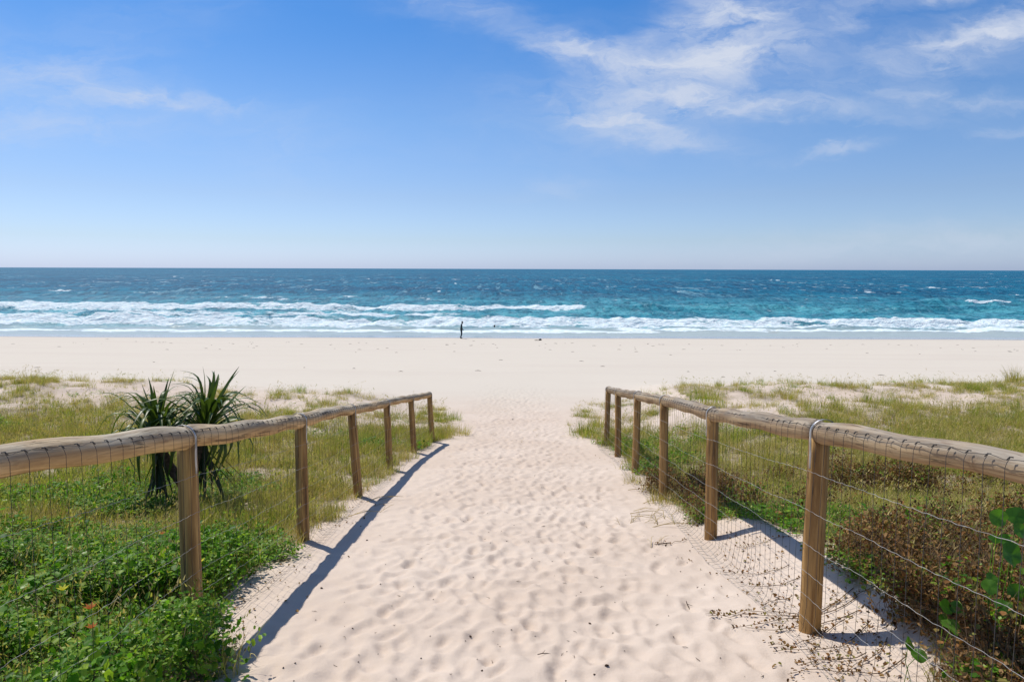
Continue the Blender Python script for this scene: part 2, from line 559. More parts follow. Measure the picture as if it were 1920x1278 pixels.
M = {
    'sand': mat_sand(),
    'sea': mat_sea(),
    'post': mat_wood('post_timber', (0.560, 0.340, 0.125), (0.42, 0.34, 0.22), (0.280, 0.155, 0.058)),
    'rail': mat_wood('rail_timber', (0.720, 0.490, 0.240), (0.54, 0.475, 0.360), (0.42, 0.260, 0.120)),
    'rail_grey': mat_wood('rail_timber_grey', (0.500, 0.360, 0.200), (0.360, 0.312, 0.250), (0.320, 0.210, 0.115)),
    'wire': mat_metal('galvanised_wire', (0.42, 0.41, 0.39), 0.6, 0.3),
    'wire_dark': mat_metal('dull_wire', (0.085, 0.080, 0.075), 0.7, 0.2),
    'strap': mat_metal('strap_steel', (0.55, 0.54, 0.53), 0.4, 0.5),
    'grass_g': mat_leaf('dune_grass_green', [(0.10, 0.19, 0.020), (0.24, 0.33, 0.040), (0.40, 0.42, 0.08), (0.14, 0.23, 0.030)], 0.7, 0.42, 0.08),
    'grass_o': mat_leaf('dune_grass_olive', [(0.28, 0.29, 0.06), (0.48, 0.44, 0.11), (0.18, 0.22, 0.04), (0.56, 0.50, 0.17)], 0.7, 0.42, 0.08),
    'grass_s': mat_leaf('dune_grass_straw', [(0.54, 0.43, 0.20), (0.42, 0.31, 0.12), (0.68, 0.55, 0.24), (0.36, 0.32, 0.08)], 0.7, 0.3, 0.15),
    'cover': mat_leaf('creeper_leaf', [(0.075, 0.215, 0.014), (0.190, 0.390, 0.030), (0.032, 0.110, 0.012), (0.350, 0.500, 0.050), (0.105, 0.260, 0.020), (0.040, 0.140, 0.014)], 0.45, 0.52, 0.15),
    'cover_y': mat_leaf('creeper_leaf_young', [(0.20, 0.38, 0.035), (0.32, 0.42, 0.05), (0.16, 0.34, 0.03)], 0.4, 0.4, 0.3),
    'broad': mat_leaf('vine_leaf', [(0.055, 0.165, 0.020), (0.10, 0.24, 0.030), (0.07, 0.20, 0.025)], 0.38, 0.50, 0.35),
    'dead': mat_leaf('dead_creeper', [(0.130, 0.058, 0.022), (0.320, 0.155, 0.050), (0.065, 0.036, 0.016), (0.420, 0.260, 0.110), (0.200, 0.110, 0.042), (0.26, 0.27, 0.06)], 0.8, 0.2, 0.15),
    'stem': mat_plain('creeper_stem', (0.20, 0.13, 0.07)),
    'panda': mat_leaf('screw_pine_leaf', [(0.060, 0.105, 0.018), (0.110, 0.165, 0.028), (0.040, 0.080, 0.016)], 0.42, 0.28, 0.4),
    'panda_old': mat_leaf('screw_pine_old_leaf', [(0.035, 0.060, 0.018), (0.070, 0.075, 0.028), (0.13, 0.085, 0.04)], 0.6, 0.1, 0.25),
    'trunk': mat_plain('screw_pine_trunk', (0.13, 0.085, 0.055), 0.9, 0.5, 30),
    'debris': mat_plain('dry_debris', (0.10, 0.062, 0.040), 0.9, 0.5, 60),
    'orange': mat_leaf('orange_petal', [(0.55, 0.17, 0.03), (0.45, 0.12, 0.03)], 0.6, 0.3, 0.2),
    'yellow': mat_leaf('yellow_petal', [(0.70, 0.62, 0.04), (0.60, 0.60, 0.06)], 0.6, 0.3, 0.2),
    'suit': mat_plain('wetsuit', (0.022, 0.040, 0.050), 0.7, 0.3, 5),
    'skin': mat_plain('skin', (0.10, 0.065, 0.05), 0.6, 0.2, 5),
    'hair': mat_plain('hair', (0.02, 0.016, 0.014), 0.8, 0.2, 50),
}

# ------------------------------------------------------------------ lie of the land
PX = [-400, -20, -8, 0, 3, 3.68, 6, 8.2, 10, 11.8, 13.8, 18, 20, 22, 24, 28, 40, 66, 70.5, 80, 100, 150, 220]
PZ = [-0.2, -0.3, -0.75, -1.47, -1.925, -2.04, -2.45, -2.81, -3.05, -3.31, -3.60, -4.05, -4.25, -4.40, -4.51, -4.68,
      -5.38, -6.93, -7.11, -7.27, -8.6, -11.0, -14.0]


def base_land(x, y):
    """height relative to the eye"""
    z = hermite(y, PX, PZ)
    side = hermite(y, [-400, 0, 4, 6, 9, 12, 18, 21.5, 23.5, 27, 31, 220], [0, 0, 0.02, 0.08, 0.14, 0.25, 0.55, 0.70, 0.52, 0.10, 0, 0])
    ax = np.abs(x)
    wd = 2.15 + sstep(y, 14, 24) * 0.8
    f = sstep(ax, wd, wd + 3.0)
    lf = np.where(x < 0, 0.50 + 0.62 * sstep(-x, 8, 13), 1.0 + 0.18 * sstep(x, 13, 17))
    z = z + side * f * lf
    hum = (fbm(x * 0.45 + 3, y * 0.45, 4, 5) - 0.5)
    z = z + hum * 0.34 * f * sstep(y, 2, 9) * (1 - sstep(y, 22, 28))
    z = z + 0.22 * sstep(x, 1.76, 2.25) * sstep(y, 1.5, 3.0) * (1 - sstep(y, 5.5, 8.0))
    z = z + (fbm(x * 1.6, y * 1.6, 3, 9) - 0.5) * 0.10 * (0.3 + 0.7 * f) * (1 - sstep(y, 18, 26))
    # the beach has wide soft undulations
    z = z + (fbm(x * 0.06, y * 0.10, 3, 21) - 0.5) * 0.16 * sstep(y, 28, 34) * (1 - sstep(y, 60, 68))
    return z


# trodden sand: stamped footprints on a 1.5 cm height map
HX0, HX1, HY0, HY1, HS = -3.2, 3.2, 1.0, 30.0, 0.0150
nx, ny = int((HX1 - HX0) / HS), int((HY1 - HY0) / HS)
HM = np.zeros((ny, nx), dtype=np.float32)


def stamp(cx, cy, a, L, W, dep, rim):
    r = L * 1.25
    x0, x1 = int((cx - r - HX0) / HS), int((cx + r - HX0) / HS) + 1
    y0, y1 = int((cy - r - HY0) / HS), int((cy + r - HY0) / HS) + 1
    if x0 < 0 or y0 < 0 or x1 >= nx or y1 >= ny:
        return
    X = HX0 + np.arange(x0, x1) * HS - cx
    Y = HY0 + np.arange(y0, y1) * HS - cy
    X, Y = np.meshgrid(X, Y)
    ca, sa = math.cos(a), math.sin(a)
    u, v = (X * ca + Y * sa) / L, (-X * sa + Y * ca) / W
    q = np.sqrt(u * u + v * v)
    tilt = 1 + 0.55 * u
    prof = -dep * tilt * (1 - sstep(q, 0.25, 0.95)) + rim * np.exp(-((q - 1.0) / 0.25) ** 2)
    wgt = 1 - sstep(q, 0.5, 1.2)
    blk = HM[y0:y1, x0:x1]
    HM[y0:y1, x0:x1] = blk * (1 - 0.75 * wgt) + prof


for _ in range(5600):
    cy = HY0 + 0.3 + (HY1 - HY0 - 0.6) * random.random() ** 1.1
    cx = random.gauss(0, 1.05)
    if abs(cx) > 2.7:
        continue
    a = random.gauss(math.pi / 2, 0.7)
    s = random.uniform(0.55, 1.25)
    stamp(cx, cy, a, 0.150 * s, 0.095 * s, random.uniform(0.005, 0.033) * min(1, 0.6 + 0.5 * s), random.uniform(0.002, 0.012))


def blur(A, n):
    for _ in range(n):
        A = (A + np.roll(A, 1, 0) + np.roll(A, -1, 0)) / 3
        A = (A + np.roll(A, 1, 1) + np.roll(A, -1, 1)) / 3
    return A


HM = blur(HM, 1)


for _ in range(1500):
    cy = HY0 + 0.4 + (HY1 - HY0 - 0.8) * random.random() ** 1.6
    cx = random.gauss(0.05, 0.80)
    if abs(cx) > 2.3:
        continue
    a = random.gauss(math.pi / 2, 0.35) + (math.pi if random.random() < 0.5 else 0)
    s = random.uniform(0.8, 1.1)
    dp = random.uniform(0.008, 0.042)
    stamp(cx, cy, a, 0.140 * s, 0.062 * s, dp, 0.004)
    # the heel presses deeper than the sole
    stamp(cx - 0.07 * math.cos(a), cy - 0.07 * math.sin(a), a, 0.055 * s, 0.050 * s, dp * 0.8, 0.002)
HM = blur(HM, 1)


def prints(x, y):
    fx = (x - HX0) / HS
    fy = (y - HY0) / HS
    ok = (fx > 1) & (fx < nx - 2) & (fy > 1) & (fy < ny - 2)
    fx = np.clip(fx, 1, nx - 3); fy = np.clip(fy, 1, ny - 3)
    ix, iy = fx.astype(int), fy.astype(int)
    a, b = fx - ix, fy - iy
    v = (HM[iy, ix] * (1 - a) + HM[iy, ix + 1] * a) * (1 - b) + (HM[iy + 1, ix] * (1 - a) + HM[iy + 1, ix + 1] * a) * b
    edge = (0.30 + 0.70 * (1 - sstep(np.abs(x - 0.12), 0.95, 1.55))) * (1 - sstep(np.abs(x), 1.75, 2.4)) * (1 - sstep(y, 22, 29.5)) * sstep(y, 1.0, 1.5)
    return np.where(ok, v * edge, 0)


def land(x, y):
    x = np.asarray(x, float); y = np.asarray(y, float)
    return EYE + base_land(x, y) + prints(x, y)


def land1(x, y):
    return float(land(np.array([x]), np.array([y]))[0])


# ------------------------------------------------------------------ vegetation masks
def veg_masks(x, y):
    """weights 0..1 of: plant cover of any kind, green creeper, dead creeper, straw, at ground points"""
    n1 = fbm(x * 0.9, y * 0.9, 4, 31)
    n2 = fbm(x * 0.45 + 9, y * 0.7, 4, 37)
    n3 = fbm(x * 2.2, y * 2.2, 3, 41)
    ln = hermite(y, [0, 2.6, 3.0, 3.6, 4.1, 4.6, 5.2, 6.0, 8.0, 10, 12.5, 14, 15.5, 17, 18.5, 21, 24],
                 [1.25, 1.36, 1.46, 1.64, 1.80, 1.90, 1.92, 1.98, 1.92, 1.86, 1.80, 1.62, 1.22, 1.45, 1.50, 2.4, 3.5])
    rn = hermite(y, [0, 3.0, 3.7, 4.5, 5.2, 6.0, 6.6, 8.0, 10, 12.5, 14, 15.5, 18.5, 21, 24],
                 [1.75, 1.90, 2.14, 2.30, 2.36, 2.22, 1.98, 1.88, 1.93, 1.96, 1.80, 1.50, 1.70, 1.9, 3.2])
    edge = np.where(x < 0, -x - ln, x - rn) + (n3 - 0.5) * 0.5
    cover = sstep(edge, -0.06, 0.12)
    # seaward limit, thinning into bare sand
    lim = np.where(x < 0, 21.3 + 1.2 * sstep(-x, 8, 12), 21.8 + 0.8 * sstep(x, 10, 15))
    cover = cover * (1 - sstep(y + (n1 - 0.5) * 1.6, lim, lim + 0.9))
    thin = sstep(y + (n2 - 0.5) * 8, np.where(x < 0, 14.6, 13.6), np.where(x < 0, 17.2, 16.4))
    patch = sstep(n1, 0.47, 0.62)
    dens = cover * (1 - thin * (1 - 0.62 * patch) * 0.97)
    # green creeper
    gl = (x < 0) * (1 - sstep(y + (n2 - 0.5) * 2.0, 4.9, 6.1))
    gl2 = (x < 0) * (1 - sstep(y, 7.5, 10)) * sstep(n2, 0.52, 0.60)
    gl3 = np.maximum(sstep(n2, 0.60, 0.66) * (1 - sstep(y, 12, 17)) * 0.8, (x > 0) * sstep(n2, 0.50, 0.58) * (1 - sstep(y, 7.5, 9.5)) * 0.85)
    gr = 0.92 * (x > 0) * (1 - sstep(y + (n1 - 0.5) * 2, 4.9, 6.6)) * sstep(x + (n1 - 0.5) * 2.6, 2.5, 3.3) * sstep(n1, 0.30, 0.44)
    green = np.clip(np.maximum(np.maximum(gl, gl2), np.maximum(gl3, gr)), 0, 1) * cover
    dead = (x > 0) * (1 - sstep(y + (n1 - 0.5) * 1.2 - 0.35 * np.clip(x - 3.5, -2, 2), 4.5, 5.4)) * cover * (1 - 0.8 * gr)
    dead = np.maximum(dead, (x > 0) * cover * sstep(n3 * 0.5 + n1 * 0.5, 0.585, 0.62) * (1 - sstep(y, 8.0, 10.0)) * 0.7)
    straw = sstep(n1 + 0.25 * (1 - sstep(np.abs(edge - 0.15), 0, 0.6)), 0.50, 0.66)
    return dens, green, dead, straw, cover


# ------------------------------------------------------------------ terrain
def spaced(a, b, step0, growth):
    out, v = [a], a
    while v < b:
        v += step0 + growth * abs(v - a)
        out.append(min(v, b))
    return out


def build_terrain():
    ys = []
    y = 2.2
    while y < 34:
        ys.append(y); y += 0.0045 * (y + 1.0) + 0.004
    while y < 75:
        ys.append(y); y += 0.22
    while y < 220:
        ys.append(y); y *= 1.06
    ys.append(220)
    back = [2.0, 1.5, 1.0, 0.5, 0, -1, -2, -4, -7, -12, -20, -40, -90, -200, -400]
    ys = np.array(sorted(back) + ys)
    cols_in = np.linspace(-1, 1, 760)
    outer = np.array([1.06, 1.15, 1.3, 1.6, 2.2, 3.5, 6, 12, 30, 80, 200])
    s = np.concatenate([-outer[::-1], cols_in, outer])
    Yg, S = np.meshgrid(ys, s, indexing='ij')
    wdt = 0.92 * np.maximum(Yg, 0) + 1.4 + np.maximum(-Yg, 0) * 0.2
    # finer columns in the middle (the trodden path) than at the sides
    S2 = np.where(np.abs(S) <= 1, S * (0.62 + 0.38 * np.abs(S) ** 1.5), S)
    Xg = S2 * wdt
    Z = land(Xg, Yg)
    dens, green, dead, straw, cover = veg_masks(Xg, Yg)
    far_side = sstep(np.abs(Xg), 40, 60)
    inb = (Yg > -3)
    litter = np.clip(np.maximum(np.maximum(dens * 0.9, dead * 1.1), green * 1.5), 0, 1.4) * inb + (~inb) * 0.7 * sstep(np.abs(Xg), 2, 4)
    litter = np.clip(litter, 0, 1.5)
    V = np.stack([Xg, Yg, Z], -1).reshape(-1, 3)
    nr, nc = Xg.shape
    i = np.arange(nr - 1)[:, None] * nc
    j = np.arange(nc - 1)[None, :]
    Q = np.stack([i + j, i + j + 1, i + nc + j + 1, i + nc + j], -1).reshape(-1, 4)
    me = mesh_np('sand_ground', V, Q, True, M['sand'])
    xf, yf = Xg.ravel(), Yg.ravel()
    wet = sstep(yf + (fbm(xf * 0.05, yf * 0.0 + 2, 3, 77) - 0.5) * 2.5, 68.6, 70.6)
    beach = sstep(yf + (fbm(xf * 0.3, yf * 0.3, 3, 55) - .5) * 4, 19, 27)
    for nm, val in (('litter', litter.ravel()), ('wet', wet), ('beach', beach)):
        at_ = me.attributes.new(nm, 'FLOAT', 'POINT')
        at_.data.foreach_set('value', np.asarray(val, dtype=np.float32))
    o = place('sand_ground', me)
    o['kind'] = 'structure'


build_terrain()

# ------------------------------------------------------------------ sea
SEA_Z = -7.155


def band(x, a, b, s):
    return sstep(x, a - s, a + s) * (1 - sstep(x, b - s, b + s))


def build_sea():
    ys = []
    y = 70.8
    while y < 150:
        ys.append(y); y += 0.34
    while y < 45000:
        ys.append(y); y += max(0.34, y * y / 4850 / 4.0)
    ys = np.array(ys)
    t = np.linspace(-1.06, 1.06, 900)
    t = np.concatenate([[-30, -8, -3, -1.6], t, [1.6, 3, 8, 30]])
    Yg, T = np.meshgrid(ys, t, indexing='ij')
    X = T * Yg
    Z = np.full_like(X, SEA_Z)
    foam = np.zeros_like(X)
    px = 960 + 1280 * X / Yg                         # bearing, used to lay the breakers along the shore
    shore = sstep(Yg, 73, 86)

    def wave(D0, x0, x1, h, wf, wb, f0, f1, fo, front, back, seed, wob=1.6, soft=60):
        nonlocal Z, foam
        d0 = D0 + (fbm(X * 0.045 + seed, X * 0 + seed, 3, seed) - 0.5) * 2 * wob
        d = Yg - d0
        hx = 0.5 + 1.0 * fbm(X * 0.16 + 5, X * 0, 4, seed + 3, 0.6)
        prof = np.where(d < 0, np.exp(-(d / wf) ** 2), np.exp(-(d / wb) ** 2))
        Z = Z + h * prof * band(px, x0, x1, soft) * hx
        ed = band(px + (fbm(X * .1, Yg * .1, 3, seed + 8) - .5) * 120, f0, f1, soft * 0.6)
        ragf = (fbm(X * 0.35, Yg * 0.2, 4, seed + 5) - 0.5)
        fm = sstep(d + ragf * front * 1.0, -front, -front * 0.75) * (1 - sstep(d + ragf * back * 1.4, back * 0.35, back))
        foam = np.maximum(foam, fo * fm * (0.42 + 0.58 * sstep(d, -front * 0.95, -front * 0.15)) * ed * np.clip(0.30 + 1.25 * fbm(X * 0.22 + seed, Yg * 0.55, 4, seed + 11, 0.6), 0, 1.0))

    # swash line and the first white bores, then the outer breakers
    wave(77.5, -400, 1260, 0.10, 1.5, 3, -400, 1240, 0.95, 2.6, 2.2, 101, 1.4)
    wave(80.5, 1040, 2400, 0.06, 1.5, 3, 1130, 2400, 0.98, 2.2, 2.0, 103, 0.8)
    wave(88.5, -400, 2400, 0.72, 1.6, 4.0, 960, 2400, 1.0, 7.8, 1.8, 107, 0.9)
    wave(87.0, -400, 1000, 0.35, 1.6, 4.0, -300, 1010, 1.0, 3.6, 1.8, 109, 1.3)
    wave(99.0, 150, 1000, 0.60, 1.8, 4.5, 200, 880, 0.92, 5.0, 2.0, 113, 1.6)
    wave(97.0, -400, 240, 0.55, 1.8, 4.0, -400, 70, 0.75, 4.0, 2.0, 127, 1.2)
    wave(119., -400, 1960, 0.62, 2.2, 5.5, -400, 1090, 0.98, 4.6, 2.6, 131, 1.8)
    wave(121., -400, 620, 0.4, 2.0, 6, -400, 300, 0.95, 6.0, 3.0, 137, 2.0)
    wave(118., 1080, 2400, 0.30, 2.2, 6, 1080, 1700, 0.42, 9.0, 5.0, 139, 2.5)
    wave(137., 1700, 2400, 0.85, 1.9, 5.0, 1790, 1875, 1.0, 1.0, 1.0, 149, 0.8, 26)
    wave(139., 1650, 2600, 0.45, 1.9, 5.0, 1890, 2500, 0.9, 0.9, 0.8, 151, 0.8, 20)
    wave(142., 500, 1800, 0.40, 3.0, 7.0, 1, 2, 0.0, 2, 2, 157, 4.0)
    wave(160., -400, 2400, 0.45, 4.0, 8.0, 250, 560, 0.55, 5, 4, 163, 6.0)
    wave(185., -400, 2400, 0.45, 5.0, 9.0, 330, 480, 0.5, 4, 3, 167, 8.0)
    wave(215., -400, 2400, 0.45, 6.0, 10., 1, 2, 0.0, 2, 2, 173, 10.0)
    # streaky leftover foam between the bores
    sn = fbm(X * 0.07, Yg * 0.30, 5, 191, 0.6)
    left = sstep(1250 - px, 0, 500)
    foam = np.maximum(foam, sstep(sn, 0.44, 0.62) * band(Yg, 81, 120, 4) * (0.30 + 0.34 * left))
    foam = np.maximum(foam, sstep(sn, 0.50, 0.66) * band(Yg, 104, 134, 4) * 0.40 * (0.5 + 0.5 * sstep(px, 1300, 1700)))
    clear = sstep(px, 860, 930) * (1 - sstep(px, 1020, 1100)) * band(Yg, 91, 104, 2)
    foam *= (1 - 0.8 * clear)
    # whitecaps further out
    wc = fbm(X * 0.10 + 40, Yg * 0.22, 4, 211, 0.62)
    wc2 = fbm(X * 0.02, Yg * 0.03, 3, 223)
    caps = sstep(wc + 0.16 * (wc2 - 0.5), 0.70, 0.76) * sstep(Yg, 130, 160) * (1 - sstep(Yg, 500, 900))
    foam = np.maximum(foam, caps * 0.72)
    wc = fbm(X * 0.03 + 4, Yg * 0.035, 4, 233, 0.62)
    foam = np.maximum(foam, sstep(wc, 0.71, 0.77) * sstep(Yg, 300, 450) * (1 - sstep(Yg, 1800, 3500)) * 0.6)
    # chop
    amp = shore * (1 - sstep(Yg, 400, 900))
    Z = Z + (fbm(X * 0.30, Yg * 0.42, 4, 241, 0.55) - 0.5) * 0.95 * amp
    Z = Z + (fbm(X * 0.05, Yg * 0.09, 3, 251) - 0.5) * 0.9 * sstep(Yg, 125, 170) * (1 - sstep(Yg, 600, 1500))
    Z = Z + np.clip(foam, 0, 1) * (fbm(X * 1.3, Yg * 1.3, 3, 257) - 0.3) * 0.28 * shore * (1 - sstep(Yg, 140, 160))
    V = np.stack([X, Yg, Z + EYE], -1).reshape(-1, 3)
    nr, nc = X.shape
    i = np.arange(nr - 1)[:, None] * nc
    j = np.arange(nc - 1)[None, :]
    Q = np.stack([i + j, i + j + 1, i + nc + j + 1, i + nc + j], -1).reshape(-1, 4)
    me = mesh_np('sea', V, Q, True, M['sea'])
    deep = sstep(Yg, 95, 230)
    shal = 1 - sstep(Yg + (fbm(X * .06, Yg * .1, 3, 261) - .5) * 6, 78, 90)
    for nm, val in (('foam', foam), ('deep', deep), ('shallow', shal)):
        at_ = me.attributes.new(nm, 'FLOAT', 'POINT')
        at_.data.foreach_set('value', np.asarray(val, dtype=np.float32).ravel())
    o = place('sea', me)
    o['kind'] = 'structure'


build_sea()

# ------------------------------------------------------------------ fences
RPOST = [(1518, 1180, 1538, 787, 3.68), (1333, 1003, 1337, 762, 6.02), (1244, 922, 1246, 740, 8.15), (1191, 887, 1196, 733, 10.0),
         (1158, 858, 1159, 728, 11.85), (1137, 835, 1141, 724, 13.75)]
LPOST = [(363, 1190, 350, 797, 3.68), (569, 1024, 563, 774, 5.95), (672, 940, 658, 757, 8.2), (731, 893, 724, 747, 10.35),
         (776, 862, 770, 740, 12.4), (810, 838, 805, 734, 14.2)]
RAIL_R = 0.066
POST_R = 0.056


def fence(posts, side, first_label, cat_label, name):
    """side +1: fence right of the path; the wire hangs on its path face"""
    pts = []
    for (ub, vb, ut, vt, D) in posts:
        b = Vector(pix(ub, vb, D)); t_ = Vector(pix(ut, vt, D))
        b.z = land1(b.x, b.y)
        pts.append((b, t_))
    # one more post out of frame on the camera side, and its rail
    b0, t0 = pts[0]; b1, t1 = pts[1]
    d = 2.15
    tn = Vector((side * 1.60, t0.y - d, 0)); tn.z = t0.z + (0.352 if side > 0 else 0.415)
    bn = Vector((side * 1.62, tn.y, land1(side * 1.62, tn.y)))
    pts = [(bn, tn)] + pts
    root = empty('rope_fence' if False else 'beach_fence', (b0.x, b0.y, b0.z))
    tag(root, first_label, 'fence', 'log rail fences along the sand path')
    org = Vector(root.location)
    tops = []
    rnd = random.Random(5 + side)
    for i, (b, t_) in enumerate(pts):
        # post: its own x axis runs up the log
        h = (t_ - b).length - RAIL_R * 1.35
        ax = (t_ - b).normalized()
        g = Geo()
        sides_, nseg = 14, 16
        ring = np.linspace(0, 1, nseg)
        xs = -0.25 + ring * (h + 0.25)
        ang = np.arange(sides_) / sides_ * 2 * np.pi
        rr = POST_R * (1.02 - 0.08 * ring)[:, None] * (1 + 0.03 * np.sin(ang * 3 + i)[None, :]
             + 0.018 * np.sin(ang * 5 + ring[:, None] * 3 + i * 2)) * rnd.uniform(0.97, 1.04)
        V = np.stack([np.repeat(xs[:, None], sides_, 1), rr * np.cos(ang), rr * np.sin(ang)], -1).reshape(-1, 3)
        a_ = np.arange(nseg - 1)[:, None] * sides_
        j = np.arange(sides_)[None, :]
        Q = np.stack([a_ + j, a_ + (j + 1) % sides_, a_ + sides_ + (j + 1) % sides_, a_ + sides_ + j], -1).reshape(-1, 4)
        V = np.concatenate([V, [[xs[-1] + 0.001, 0, 0]]])
        base = (nseg - 1) * sides_
        T = [(base + k, base + (k + 1) % sides_, len(V) - 1) for k in range(sides_)]
        g.add(V, Q, T)
        me = g.mesh('post', True, [M['post']])
        wv_ = np.clip((V[:, 0] / h - 0.75) * 1.2, 0, 1) * 0.5
        at_ = me.attributes.new('weather', 'FLOAT', 'POINT'); at_.data.foreach_set('value', wv_.astype(np.float32))
        p = place('post', me, root)
        M_ = Matrix((ax, Vector((0, 1, 0)).cross(ax).normalized() * -1, ax.cross(Vector((0, 1, 0)).cross(ax).normalized() * -1))).transposed().to_4x4()
        M_.translation = b - org
        p.matrix_local = M_
        c = t_ - Vector((0, 0, RAIL_R))
        tops.append(c)
    # the rails: one log per bay, thick end to thin end, a little bowed
    for i in range(len(tops) - 1):
        a_, b_ = tops[i].copy(), tops[i + 1].copy()
        L = (b_ - a_).length
        ax = (b_ - a_).normalized()
        a_ -= ax * (0.012 if i else 0.3)
        if i == len(tops) - 2:
            b_ += ax * 0.05
        L = (b_ - a_).length
        latv = ax.cross(Vector((0, 0, 1))).normalized()
        upv = latv.cross(ax)
        n, sd = 36, 20
        s = np.linspace(0, 1, n)
        bow = rnd.uniform(-0.016, 0.010); lbow = rnd.uniform(-0.02, 0.02)
        r0 = RAIL_R * rnd.uniform(0.94, 1.02); r1 = RAIL_R * rnd.uniform(0.90, 0.98)
        if i == 0:
            r0, r1 = (0.044 if side > 0 else 0.048), 0.064
        ang = np.arange(sd) / sd * 2 * np.pi
        rad = (r0 + (r1 - r0) * s)[:, None] * (1 + 0.035 * np.sin(ang * 2 + i + side)[None, :] + 0.015 * np.sin(s[:, None] * 9 + ang[None, :] * 1 + i)
                                               + 0.05 * (vnoise(s[:, None] * L * 5 + 0 * ang, np.cos(ang)[None, :] * 1.5 + 0 * s[:, None] + i * 9, 300 + i) - 0.5))
        endr = np.minimum(1, 0.82 + 0.18 * np.minimum(s, 1 - s) * L / 0.02)
        rad = rad * endr[:, None]
        cz = bow * np.sin(np.pi * s) + 0.006 * np.sin(s * 17 + i); cy = lbow * np.sin(np.pi * s)
        V = np.stack([np.repeat((s * L)[:, None], sd, 1), cy[:, None] + rad * np.cos(ang), cz[:, None] + rad * np.sin(ang)], -1).reshape(-1, 3)
        q = np.arange(n - 1)[:, None] * sd
        j = np.arange(sd)[None, :]
        Q = np.stack([q + (j + 1) % sd, q + j, q + sd + j, q + sd + (j + 1) % sd], -1).reshape(-1, 4)[:, ::-1]
        V = np.concatenate([V, [[0, cy[0], cz[0]], [L, cy[-1], cz[-1]]]])
        T = [((k + 1) % sd, k, n * sd) for k in range(sd)] + [((n - 1) * sd + k, (n - 1) * sd + (k + 1) % sd, n * sd + 1) for k in range(sd)]
        g = Geo(); g.add(V, Q, T)
        me = g.mesh('rail', True, [M['rail'] if side < 0 else M['rail_grey']])
        up_side = np.clip(V[:, 2] / RAIL_R, -1, 1)
        wv_ = sstep(up_side, -0.15, 0.45)
        at_ = me.attributes.new('weather', 'FLOAT', 'POINT'); at_.data.foreach_set('value', wv_.astype(np.float32))
        p = place('rail', me, root)
        yv = upv.cross(ax).normalized()
        M_ = Matrix((ax, yv, upv)).transposed().to_4x4()
        M_.translation = a_ - org
        p.matrix_local = M_
    # steel straps over the rail and down the path face of each post
    for i, c in enumerate(tops[1:], 1):
        ax = (tops[min(i + 1, len(tops) - 1)] - tops[i - 1]).normalized()
        g = Geo()
        prof = []
        rr = RAIL_R * 1.07
        for k in range(10):
            th = math.pi * (0.15 + 0.85 * k / 9)
            prof.append((rr * math.cos(th), rr * math.sin(th)))
        prof += [(-rr * 0.98, -0.05), (-rr * 0.93, -0.12), (-rr * 0.93, -0.20)]
        wdt = 0.011
        V = []
        lat = Vector((side, 0, 0))
        off = ax * (-0.055)
        for (a_, z_) in prof:
            for e, tk in ((-1, 1), (1, 1)):
                q_ = c - org + off + lat * a_ + Vector((0, 0, z_)) + ax * (wdt * e)
                V.append(tuple(q_))
        n = len(prof)
        Q = [(2 * k, 2 * k + 1, 2 * k + 3, 2 * k + 2) for k in range(n - 1)]
        g.add(V, Q)
        me = g.mesh('strap', True, [M['strap']])
        st = place('strap', me, root)
        sm = st.modifiers.new('thickness', 'SOLIDIFY'); sm.thickness = 0.003; sm.offset = 1
    # wire netting
    tp = np.array([[c.x, c.y, c.z] for c in tops])
    bt = np.array([[b.x, b.y, b.z] for b, _ in pts])
    seg = np.linalg.norm(np.diff(tp, axis=0), axis=1)
    S = np.concatenate([[0], np.cumsum(seg)])
    total = S[-1]

    def along(s):
        return np.array([np.interp(s, S, tp[:, k]) for k in range(3)])

    def wiresurf(s, hf):
        """point on the netting: hf 1 at the rail, 0 at ground, below 0 out on the sand"""
        t_ = along(s)
        bx = np.interp(s, S, bt[:, 0])
        y = t_[1]
        bulge = 0.02 * math.sin(s * 2.9 + side) * (1 - hf) + 0.01 * math.sin(s * 7.3)
        if hf >= 0:
            x = bx + (t_[0] - bx) * hf - side * (RAIL_R + 0.004 + bulge * (1 - abs(2 * hf - 1)) + 0.05 * max(0, 0.12 - hf) * 8 * 0.6)
            zg = land1(x, y) + 0.015
            zt = t_[2] + RAIL_R * 0.25
            return (x, y, zg + (zt - zg) * hf)
        x0 = bx - side * (RAIL_R + 0.03)
        x = x0 + side * hf * 1.0 * (0.7 + 0.3 * math.sin(s * 1.7 + 1))
        return (x, y, land1(x, y) + 0.010 + 0.012 * math.sin(s * 5 + hf * 20) ** 2)

    g = Geo()
    s = 0.05
    k = 0
    while s < total - 0.02:
        js = s + rnd.uniform(-0.007, 0.007)
        c = along(js)
        P_ = [(c[0] - side * RAIL_R * 0.86, c[1], c[2] + RAIL_R * 0.60), (c[0] - side * RAIL_R * 1.0, c[1], c[2] + RAIL_R * 0.36),
              (c[0] - side * (RAIL_R + 0.005), c[1], c[2] + RAIL_R * 0.1)]
        lean = rnd.uniform(-0.012, 0.012)
        for hf in (0.9, 0.75, 0.6, 0.45, 0.3, 0.15, 0.04, -0.05, -0.13):
            q_ = wiresurf(min(max(js + lean * (1 - hf) + rnd.uniform(-0.003, 0.003), 0), total), hf)
            P_.append(q_)
        P_ = np.array(P_) - np.array(org)
        g.add(*tube(P_, 0.00115 if side > 0 else 0.00095, 3, False))
